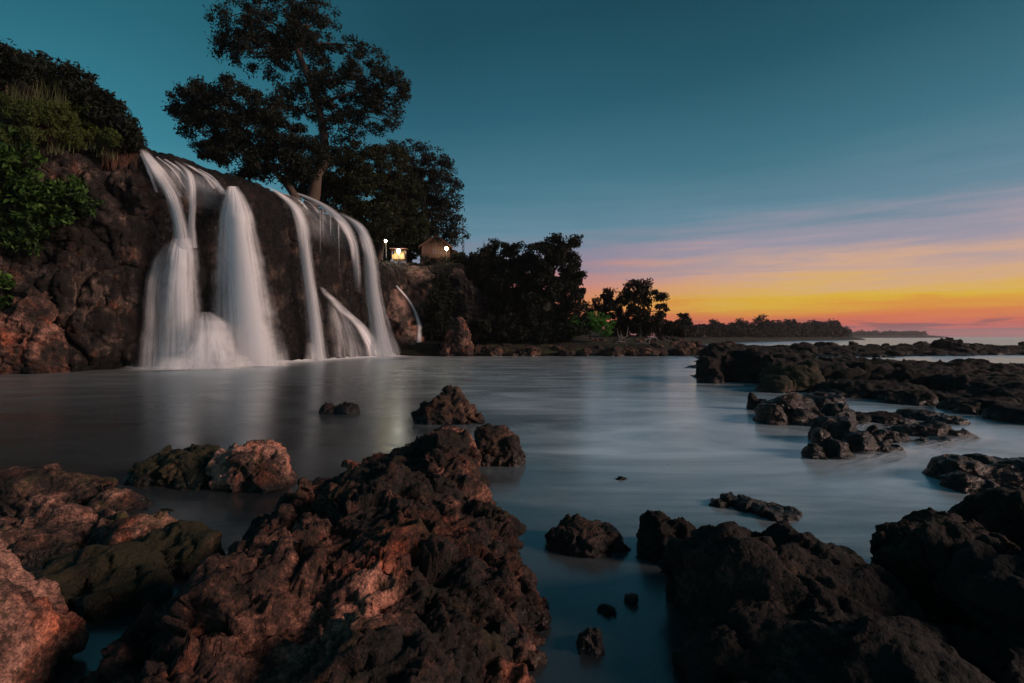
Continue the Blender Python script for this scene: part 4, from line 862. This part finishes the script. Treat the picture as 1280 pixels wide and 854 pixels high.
for i, (px, py, rx, ry) in enumerate([(60, 140, 30, 18), (96, 142, 28, 18), (126, 168, 22, 16), (78, 168, 30, 14), (25, 135, 30, 22), (20, 170, 30, 16)]):
    Yc = on_cliff(px, py + 8, 34) - .35
    tree('shrub', ['yellow-green scrub in the middle of the cliff edge below the long grass', 'yellow-green scrub rising between the grass and the dark shrubs', 'yellow-green scrub ending at the dry roots beside the falls', 'low yellow-green scrub just above the smaller broad-leaved bush', 'tall grassy scrub below the sixth dark shrub', 'dim scrub directly above the draping broad-leaved bush'][i], Yc, [(px, py + ry), (px, py)], [(px - rx * .45, py, rx * .6, ry * .8), (px + rx * .45, py + 3, rx * .6, ry * .8), (px, py + ry * .4, rx * .8, ry * .6)],
         3600, .20, .32, M_LSCRUB, 'scrub on the cliff edge', 'shrub', r0=.05, seed=60 + i, aspect=.25, depth=.7)
# grass blades on the cliff top: nobody could count them
r = np.random.default_rng(70); gv, gf, o = [], [], 0
for px, py, nb, ln in [(20, 118, 60, 1.5), (50, 112, 60, 1.6), (78, 116, 70, 1.5), (66, 125, 50, 1.7), (35, 130, 50, 1.5), (100, 130, 40, 1.0), (120, 150, 40, .9), (110, 175, 60, .8), (135, 185, 50, .8), (70, 180, 40, .9)]:
    Yc = on_cliff(px, py + 10, 34) - .5; c = P(px, py + 12, Yc)
    for _ in range(nb):
        b = c + r.normal(0, .35, 3) * [1, .6, .3]; az = r.uniform(0, 6.28); L_ = ln * r.uniform(.5, 1.1); lean = r.uniform(.1, .6)
        t_ = np.linspace(0, 1, 5)[:, None]; dr = np.array([math.cos(az), math.sin(az), 0])
        pth = b + dr * lean * L_ * t_ ** 2 + np.array([0, 0, 1]) * L_ * (t_ - .25 * lean * t_ ** 2); sd = np.array([-dr[1], dr[0], 0]) * .02
        w_ = (1 - t_ * .95)
        v = np.stack([pth + sd * w_, pth - sd * w_], 1).reshape(-1, 3); gv.append(v)
        i = np.arange(4) * 2; gf.append(np.stack([i, i + 1, i + 3, i + 2], 1) + o); o += 10
tag(put('grass', mesh_np('grass', np.concatenate(gv), np.concatenate(gf)), M_GRASS, kind='stuff'), 'long pale grass blades among the scrub on the cliff top', 'grass')
# dry hanging roots
gv, gf, o = [], [], 0
for _ in range(420):
    px, py = r.uniform(128, 172), r.uniform(160, 205)
    if py < 150 + (px - 128) * .75: continue
    Yc = on_cliff(px, py, None)
    if Yc is None: continue
    b = P(px, py, Yc - .12); L_ = r.uniform(.4, 1.0); t_ = np.linspace(0, 1, 4)[:, None]
    pth = b + np.array([r.normal(.1, .15), -.15, -1]) * L_ * t_ + np.array([.1, -.12, 0]) * np.sin(t_ * 3); w_ = .015 * (1 - t_ * .6)
    v = np.stack([pth + [1, 0, 0] * w_, pth - [1, 0, 0] * w_], 1).reshape(-1, 3); gv.append(v); i = np.arange(3) * 2; gf.append(np.stack([i, i + 1, i + 3, i + 2], 1) + o); o += 8
tag(put('dry_roots', mesh_np('dry_roots', np.concatenate(gv), np.concatenate(gf)), M_STRAW, kind='stuff'), 'reddish dry roots hanging over the rock edge beside the falls', 'roots')
# ---- broad-leaved bushes on the cliff face
def broad_leaf_mesh(L_, w):
    t_ = np.linspace(0, 1, 5); ww = w * np.array([.08, .8, 1, .65, .04]) * .5; z = -.22 * L_ * t_ ** 2
    v = []
    for a, b, c in zip(t_, ww, z):
        v += [(a * L_, -b, c + b * .35), (a * L_, 0, c), (a * L_, b, c + b * .35)]
    i = np.arange(4)[:, None] * 3
    f = np.concatenate([i + [[0, 1, 4, 3]], i + [[1, 2, 5, 4]]], 0)
    return mesh_np('leaf', np.array(v), f)
LEAFS = [broad_leaf_mesh(.42, .19), broad_leaf_mesh(.50, .21), broad_leaf_mesh(.34, .17)]
for l_ in LEAFS: l_.materials.append(M_LBROAD)
m_, k = M_LBROAD, N(M_LBROAD.node_tree)
def broad_bush(label, lobes, nbig, nfill, seed):
    r = np.random.default_rng(seed); px, py = lobes[0][:2]
    Ym = np.median([on_cliff(l[0], l[1], 31) for l in lobes]) - .8
    root = empty('broadleaf_bush', P(px, max(l[1] + l[3] for l in lobes), Ym), label, 'bush', 'broad-leaved bushes on the cliff')
    pts, paths = [], []; base = P(px - 15, py + 20, Ym + 1.0)
    for l in lobes:
        Yc = on_cliff(l[0], l[1], 31) - .7; c = P(l[0], l[1], Yc); s = Yc / F
        p_, cc = lobe_points(c, (l[2] * s, l[2] * s * .7, l[3] * s), int((nbig + nfill) * l[2] * l[3] / sum(q_[2] * q_[3] for q_ in lobes)), .4, r, .5)
        pts.append(p_)
        for e in cc[:6]: paths.append((bent(base, e, 6, .1, r), np.linspace(.04, .012, 6)))
    put('stem', tube_mesh(paths, 5), M_BARK, root)
    pts = np.concatenate(pts); pts = pts[np.argsort(pts[:, 1] + r.normal(0, .25, len(pts)))]
    for i, p_ in enumerate(pts[:nbig]):
        o = bpy.data.objects.new('leaf', LEAFS[i % 3]); COL.objects.link(o); o.parent = root
        o.location = Vector(p_) - root.location; o.rotation_euler = (r.normal(0, .5), r.uniform(-.5, .9), r.normal(-1.3, 1.1)); sc = r.uniform(.7, 1.25); o.scale = (sc,) * 3
    v, f = leaf_arrays(pts[nbig:], .34, .45, .5, r)
    put('foliage', mesh_np('foliage', v, f, False), M_LBROAD, root, kind='stuff')
broad_bush('bright green broad-leaved bush draping down the cliff face', [(18, 200, 26, 24), (20, 240, 34, 28), (45, 272, 30, 24), (10, 290, 24, 24), (50, 235, 22, 18), (28, 308, 14, 12), (4, 168, 16, 12)], 290, 4200, 81)
broad_bush('smaller green broad-leaved bush beside the draping one', [(92, 240, 22, 20), (72, 258, 20, 20), (105, 255, 14, 16)], 170, 1500, 83)
broad_bush('sparse green bush low on the cliff above the pink lump', [(2, 345, 10, 12), (6, 372, 8, 8)], 30, 160, 85)

# ------------------------------------------------------------------ far headland
r = np.random.default_rng(90)
def headland(name, pts, zt, wid):
    """strip of land through plan points"""
    pts = np.array(pts, float); tq = np.linspace(0, 1, 80); t0 = np.linspace(0, 1, len(pts))
    c = np.stack([np.interp(tq, t0, pts[:, i]) for i in range(2)], 1); rows = []
    for a, zf in ((-1.0, -1.0), (-.8, .35), (-.3, 1.0), (.3, 1.2), (1.0, -1.0)):
        z = np.where(zf < 0, -1, zt * zf) + r.uniform(-.2, .2, 80) * zt
        rows.append(np.stack([c[:, 0], c[:, 1] + a * wid, z], 1))
    V = np.stack(rows, 1).reshape(-1, 3); put(name, mesh_np(name, V, grid_faces(80, 5)), M_SOIL, kind='structure')
    return c
def px_plan(px, Y): return ((px - 640) / F * Y, Y)
c1 = headland('headland', [px_plan(835, 130), px_plan(900, 190), px_plan(980, 260), px_plan(1058, 330)], 1.6, 22)
c2 = headland('far_headland', [px_plan(1030, 900), px_plan(1100, 950), px_plan(1158, 1000)], 4, 60)
pts = []
def forest_pts(px0, px1, Y0, Y1, top, nn, jit):
    out = []
    for _ in range(nn):
        t_ = r.uniform(0, 1); px = px0 + (px1 - px0) * t_; Yc = Y0 + (Y1 - Y0) * t_ + r.uniform(-.02, .05) * Y0
        out.append((px, top + r.uniform(-jit, jit), Yc))
    return out
for px, py, Yc in forest_pts(838, 1052, 130, 325, 412.5, 95, 3):
    s = Yc / F; p_, _ = lobe_points(P(px, py + r.choice([-4, -1, 0, 1, 2]), Yc), (r.uniform(4, 10) * s, 8 * s, r.uniform(3, 8) * s), 420, 2.4 * s, r, .3); pts.append((p_, 1.5 * s))
for px, py, Yc in forest_pts(1034, 1152, 905, 990, 418.0, 90, 1.3):
    s = Yc / F; p_, _ = lobe_points(P(px, py, Yc), (r.uniform(4, 8) * s, 6 * s, r.uniform(2, 4) * s), 200, 1.6 * s, r, .3); pts.append((p_, 1.2 * s))
for px, py, Yc in forest_pts(838, 1056, 128, 320, 416, 110, 2.0):
    s = Yc / F; p_, _ = lobe_points(P(px, py, Yc), (10 * s, 9 * s, 6 * s), 300, 3 * s, r, .3); pts.append((p_, 1.6 * s))
vs, fs, o = [], [], 0
for p_, sz in pts:
    v, f = leaf_arrays(p_, sz * 1.5, .6, 0, r); vs.append(v); fs.append(f + o); o += len(v)
tag(put('treeline', mesh_np('treeline', np.concatenate(vs), np.concatenate(fs), False), M_LFAR, kind='stuff'), 'distant wooded shoreline along the headland under the sunset', 'treeline')
GH = 'trees standing out of the far treeline'
for i, (px, py, Yc, w, h_, lab) in enumerate([(952, 402, 235, 12, 9, 'tallest rounded tree breaking the skyline of the far treeline'), (1016, 408, 300, 12, 7, 'broad tree at the outer end of the near headland'), (925, 405, 210, 10, 6, 'round tree just before the tallest one on the far treeline'), (985, 407, 270, 12, 6, 'flat-topped tree in the far treeline past the tallest one'), (890, 406, 180, 9, 6, 'small round tree where the far treeline starts')]):
    tree('tree', lab, Yc, [(px, 420), (px, py)], [(px, py, w * .8, h_ * .8), (px - w * .5, py + 4, w * .7, h_ * .7), (px + w * .5, py + 4, w * .7, h_ * .7), (px, py - h_ * .5, w * .4, h_ * .5)], 1500, Yc * .0032, Yc * .006, M_LFAR, GH, r0=.5, seed=100 + i, twigs=2, aspect=.6)

# ------------------------------------------------------------------ house, stall, lamps, masts, driftwood
def box(bm, c, s, rz=0, rx=0, ry=0):
    mt = Matrix.Translation(c) @ Matrix.Rotation(rz, 4, 'Z') @ Matrix.Rotation(ry, 4, 'Y') @ Matrix.Rotation(rx, 4, 'X') @ Matrix.Diagonal((*s, 1))
    bmesh.ops.create_cube(bm, size=1, matrix=mt)
def part(name, mat, parent, fn, bevel=0.0):
    bm = bmesh.new(); fn(bm)
    if bevel: bmesh.ops.bevel(bm, geom=bm.edges[:], offset=bevel, segments=1, affect='EDGES')
    me = bpy.data.meshes.new(name); bm.to_mesh(me); bm.free(); me.materials.append(mat)
    o = bpy.data.objects.new(name, me); COL.objects.link(o); o.parent = parent
    return o
M_WOOD = plain_mat('wood_boards', (0.10, 0.05, 0.036), .85, .45, 4, .4, stretch=(5, 5, .5))
M_ROOF = plain_mat('roof_sheet', (0.22, 0.10, 0.065), .8, .35, 3, .3)
M_POST = plain_mat('lamp_post', (0.12, 0.12, 0.12), .5, .2, 5, .1)
M_PALE = plain_mat('stall_panel', (0.50, 0.34, 0.13), .7, .3, 5, .2)
M_DRIFT = plain_mat('driftwood', (0.26, 0.22, 0.19), .9, .35, 6, .5)
M_BULB = plain_mat('bulb', (1.0, 0.80, 0.45), .5, 0, 1, 0, emit=60)
M_BULBW = plain_mat('bulb_white', (1.0, 0.92, 0.80), .5, 0, 1, 0, emit=90)
hp = P(543, 324, 66); zg = hp[2]
house = empty('house', tuple(hp), 'small wooden house with a steep gable under the airy tree', 'house'); house.rotation_euler = (0, 0, R(12))
HW, HD, EV, RG = 1.7, 3.2, 1.15, 2.35
for i in range(12):                                            # vertical boards of the gable wall
    x0 = -HW + (i + .5) * 2 * HW / 12; hgt = EV + (RG - EV) * (1 - abs(x0) / HW) - .05
    part('plank', M_WOOD, house, lambda bm: box(bm, (x0, -HD + .012 * (i % 2), hgt / 2 - .6), (2 * HW / 12 - .03, .06, hgt + 1.2)))
part('wall', M_WOOD, house, lambda bm: [box(bm, (sx * (HW - .06), .05, EV / 2 - .6), (.1, 2 * HD - .1, EV + 1.2)) for sx in (-1, 1)] and box(bm, (0, HD, EV / 2 - .6), (2 * HW - .3, .1, EV + 1.2)))
sl = math.atan2(RG - EV, HW); ln = math.hypot(RG - EV, HW) + .5
for sx in (-1, 1):
    roof = part('roof', M_ROOF, house, lambda bm: box(bm, (sx * (HW + .32) / 2 * .98, 0, (RG + EV) / 2 - .02), (ln, 2 * HD + .8, .07), 0, 0, sx * sl))
    part('eave_board', M_WOOD, roof, lambda bm: box(bm, (sx * (HW + .3) / 2, -HD - .42, (RG + EV) / 2 - .08), (ln, .06, .16), 0, 0, sx * sl))
lean = empty('shed', tuple(P(563, 324, 66)), 'low lean-to shed with a sloping roof joined to the wooden house', 'shed')
part('wall', M_WOOD, lean, lambda bm: box(bm, (0, 0, .0), (1.5, 3, 1.7)))
part('roof', M_ROOF, lean, lambda bm: box(bm, (.1, 0, 1.05), (2.0, 3.6, .07), 0, 0, R(18)))
sp0 = P(499, 323, 62)
stall = empty('stall', tuple(sp0), 'little lit stall with yellow panels on the rock above the thin cascade', 'stall')
for x0 in (-.75, .75):
    for y0 in (-.5, .5):
        part('post', M_WOOD, stall, lambda bm: box(bm, (x0, y0, .3), (.08, .08, 1.6)))
counter_o = part('counter', M_PALE, stall, lambda bm: box(bm, (0, -.52, .1), (1.45, .05, .55)))
part('back_panel', M_PALE, stall, lambda bm: box(bm, (0, .55, .35), (1.5, .05, 1.3)))
part('roof', M_ROOF, stall, lambda bm: box(bm, (0, 0, 1.15), (2.0, 1.6, .06), 0, R(6)))
for x0 in (-.35, .1, .5):
    part('goods_box', M_PALE, counter_o, lambda bm: box(bm, (x0, -.2, .45), (.3, .3, .25)), .02)
GL = 'lit lamps by the house'
for i, (px, py, Yc, mat, pw, r_, lab) in enumerate([(482, 301, 60, M_BULB, 60, .16, 'glowing yellow lamp on a post under the olive trees'), (498, 314, 60.6, M_BULBW, 55, .20, 'brightest white lamp hung in front of the lit stall'), (558, 311, 62, M_BULB, 22, .18, 'glowing lamp on a post before the wooden house')]):
    b = P(px, py, Yc); gz = b[2] - (1.2 if i == 1 else 2.0)
    la = empty('lamp', (b[0], b[1], gz), lab, 'lamp', GL)
    part('post', M_POST, la, lambda bm: bmesh.ops.create_cone(bm, cap_ends=True, segments=10, radius1=.06, radius2=.04, depth=b[2] - gz - .02, matrix=Matrix.Translation((0, .18, (b[2] - gz) / 2))))
    part('arm', M_POST, la, lambda bm: box(bm, (0, .07, b[2] - gz + .12), (.05, .3, .05)))
    shade_o = part('lamp_shade', M_POST, la, lambda bm: bmesh.ops.create_cone(bm, cap_ends=True, segments=14, radius1=r_ * 1.5, radius2=r_ * .5, depth=.1, matrix=Matrix.Translation((0, 0, b[2] - gz + r_ + .04))))
    part('bulb', mat, shade_o, lambda bm: bmesh.ops.create_icosphere(bm, subdivisions=2, radius=r_, matrix=Matrix.Translation((0, 0, b[2] - gz))))
    ld = bpy.data.lights.new('lamp_light', 'POINT'); ld.energy = pw; ld.color = (1, .78, .45) if i != 1 else (1, .86, .62); ld.shadow_soft_size = r_ * 1.2
    lo = bpy.data.objects.new('lamp_light', ld); COL.objects.link(lo); lo.parent = la; lo.location = (0, -r_ - .15, b[2] - gz)
for (px, y0, y1, Yc, lab) in ((579, 322, 282, 90, 'tall thin lattice mast behind the airy tree'), (605, 322, 304, 95, 'short thin lattice mast between the house and the wooded bank')):
    a, b = P(px, y0 + 30, Yc), P(px, y1, Yc); hgt = b[2] - a[2]
    ma = empty('radio_mast', tuple(a), lab, 'mast', 'lattice masts')
    w_ = .28
    def lattice(bm):
        kk = int(hgt / .8)
        for j in range(kk):
            zc = (j + .5) * hgt / kk
            for sg in (-1, 1):
                box(bm, (0, -w_ / 2, zc), (.04, .04, math.hypot(w_, hgt / kk)), 0, 0, sg * math.atan2(w_, hgt / kk))
                box(bm, (0, w_ / 2, zc), (.04, .04, math.hypot(w_, hgt / kk)), 0, 0, sg * math.atan2(w_, hgt / kk))
    for sx in (-1, 1):
        for sy in (-1, 1):
            part('leg', M_POST, ma, lambda bm: box(bm, (sx * w_ / 2, sy * w_ / 2, hgt / 2), (.06, .06, hgt)))
    part('lattice', M_POST, ma, lattice)
    part('antenna', M_POST, ma, lambda bm: box(bm, (0, 0, hgt + .4), (.05, .05, .9)))
r = np.random.default_rng(120)
for i in range(5):
    px, py = r.uniform(752, 815), r.uniform(424, 432); Yc = 54.5 + r.uniform(0, 2); b = P(px, py, Yc); az = r.uniform(-.6, .6); L_ = r.uniform(.9, 2.0)
    e = b + np.array([math.cos(az) * L_, math.sin(az) * L_, r.uniform(-.1, .5)])
    paths = [(bent(b, e, 7, .08, r), np.linspace(.05, .025, 7))]
    for _ in range(3):
        st = b + (e - b) * r.uniform(.3, .9); paths.append((bent(st, st + r.normal(0, .5, 3) + [0, 0, .4], 5, .1, r), np.linspace(.04, .012, 5)))
    put('driftwood', tube_mesh(paths, 7), M_DRIFT, None, tuple(b), 'bleached driftwood branch lying on the rocks below the gnarled tree', 'driftwood', 'driftwood on the bank')
lp = P(836, 420, 80)
la = empty('path_lamp', tuple(lp), 'slim pale lamp post in the scrub near the sea', 'lamp post')
part('post', M_DRIFT, la, lambda bm: bmesh.ops.create_cone(bm, cap_ends=True, segments=10, radius1=.07, radius2=.05, depth=2.2, matrix=Matrix.Translation((0, 0, .7))))
part('lamp_head', M_DRIFT, la, lambda bm: box(bm, (0, -.15, 1.85), (.2, .5, .12)), .02)

# ------------------------------------------------------------------ evening haze over the sea
bm = bmesh.new(); bmesh.ops.create_cube(bm, size=1, matrix=Matrix.Translation((0, 1770, 22)) @ Matrix.Diagonal((7400, 3860, 54, 1)))
me = bpy.data.meshes.new('haze'); bm.to_mesh(me); bm.free()
m, k = new_mat('haze_air')
pv = k.new('ShaderNodeVolumePrincipled', None, Density=0.00017, Color=(0.90, 0.80, 0.80, 1), Anisotropy=0.3)
k.new('ShaderNodeOutputMaterial', None, Volume=pv)
tag(put('haze', me, m, kind='stuff'), 'thin evening haze lying over the sea and the shore', 'haze')
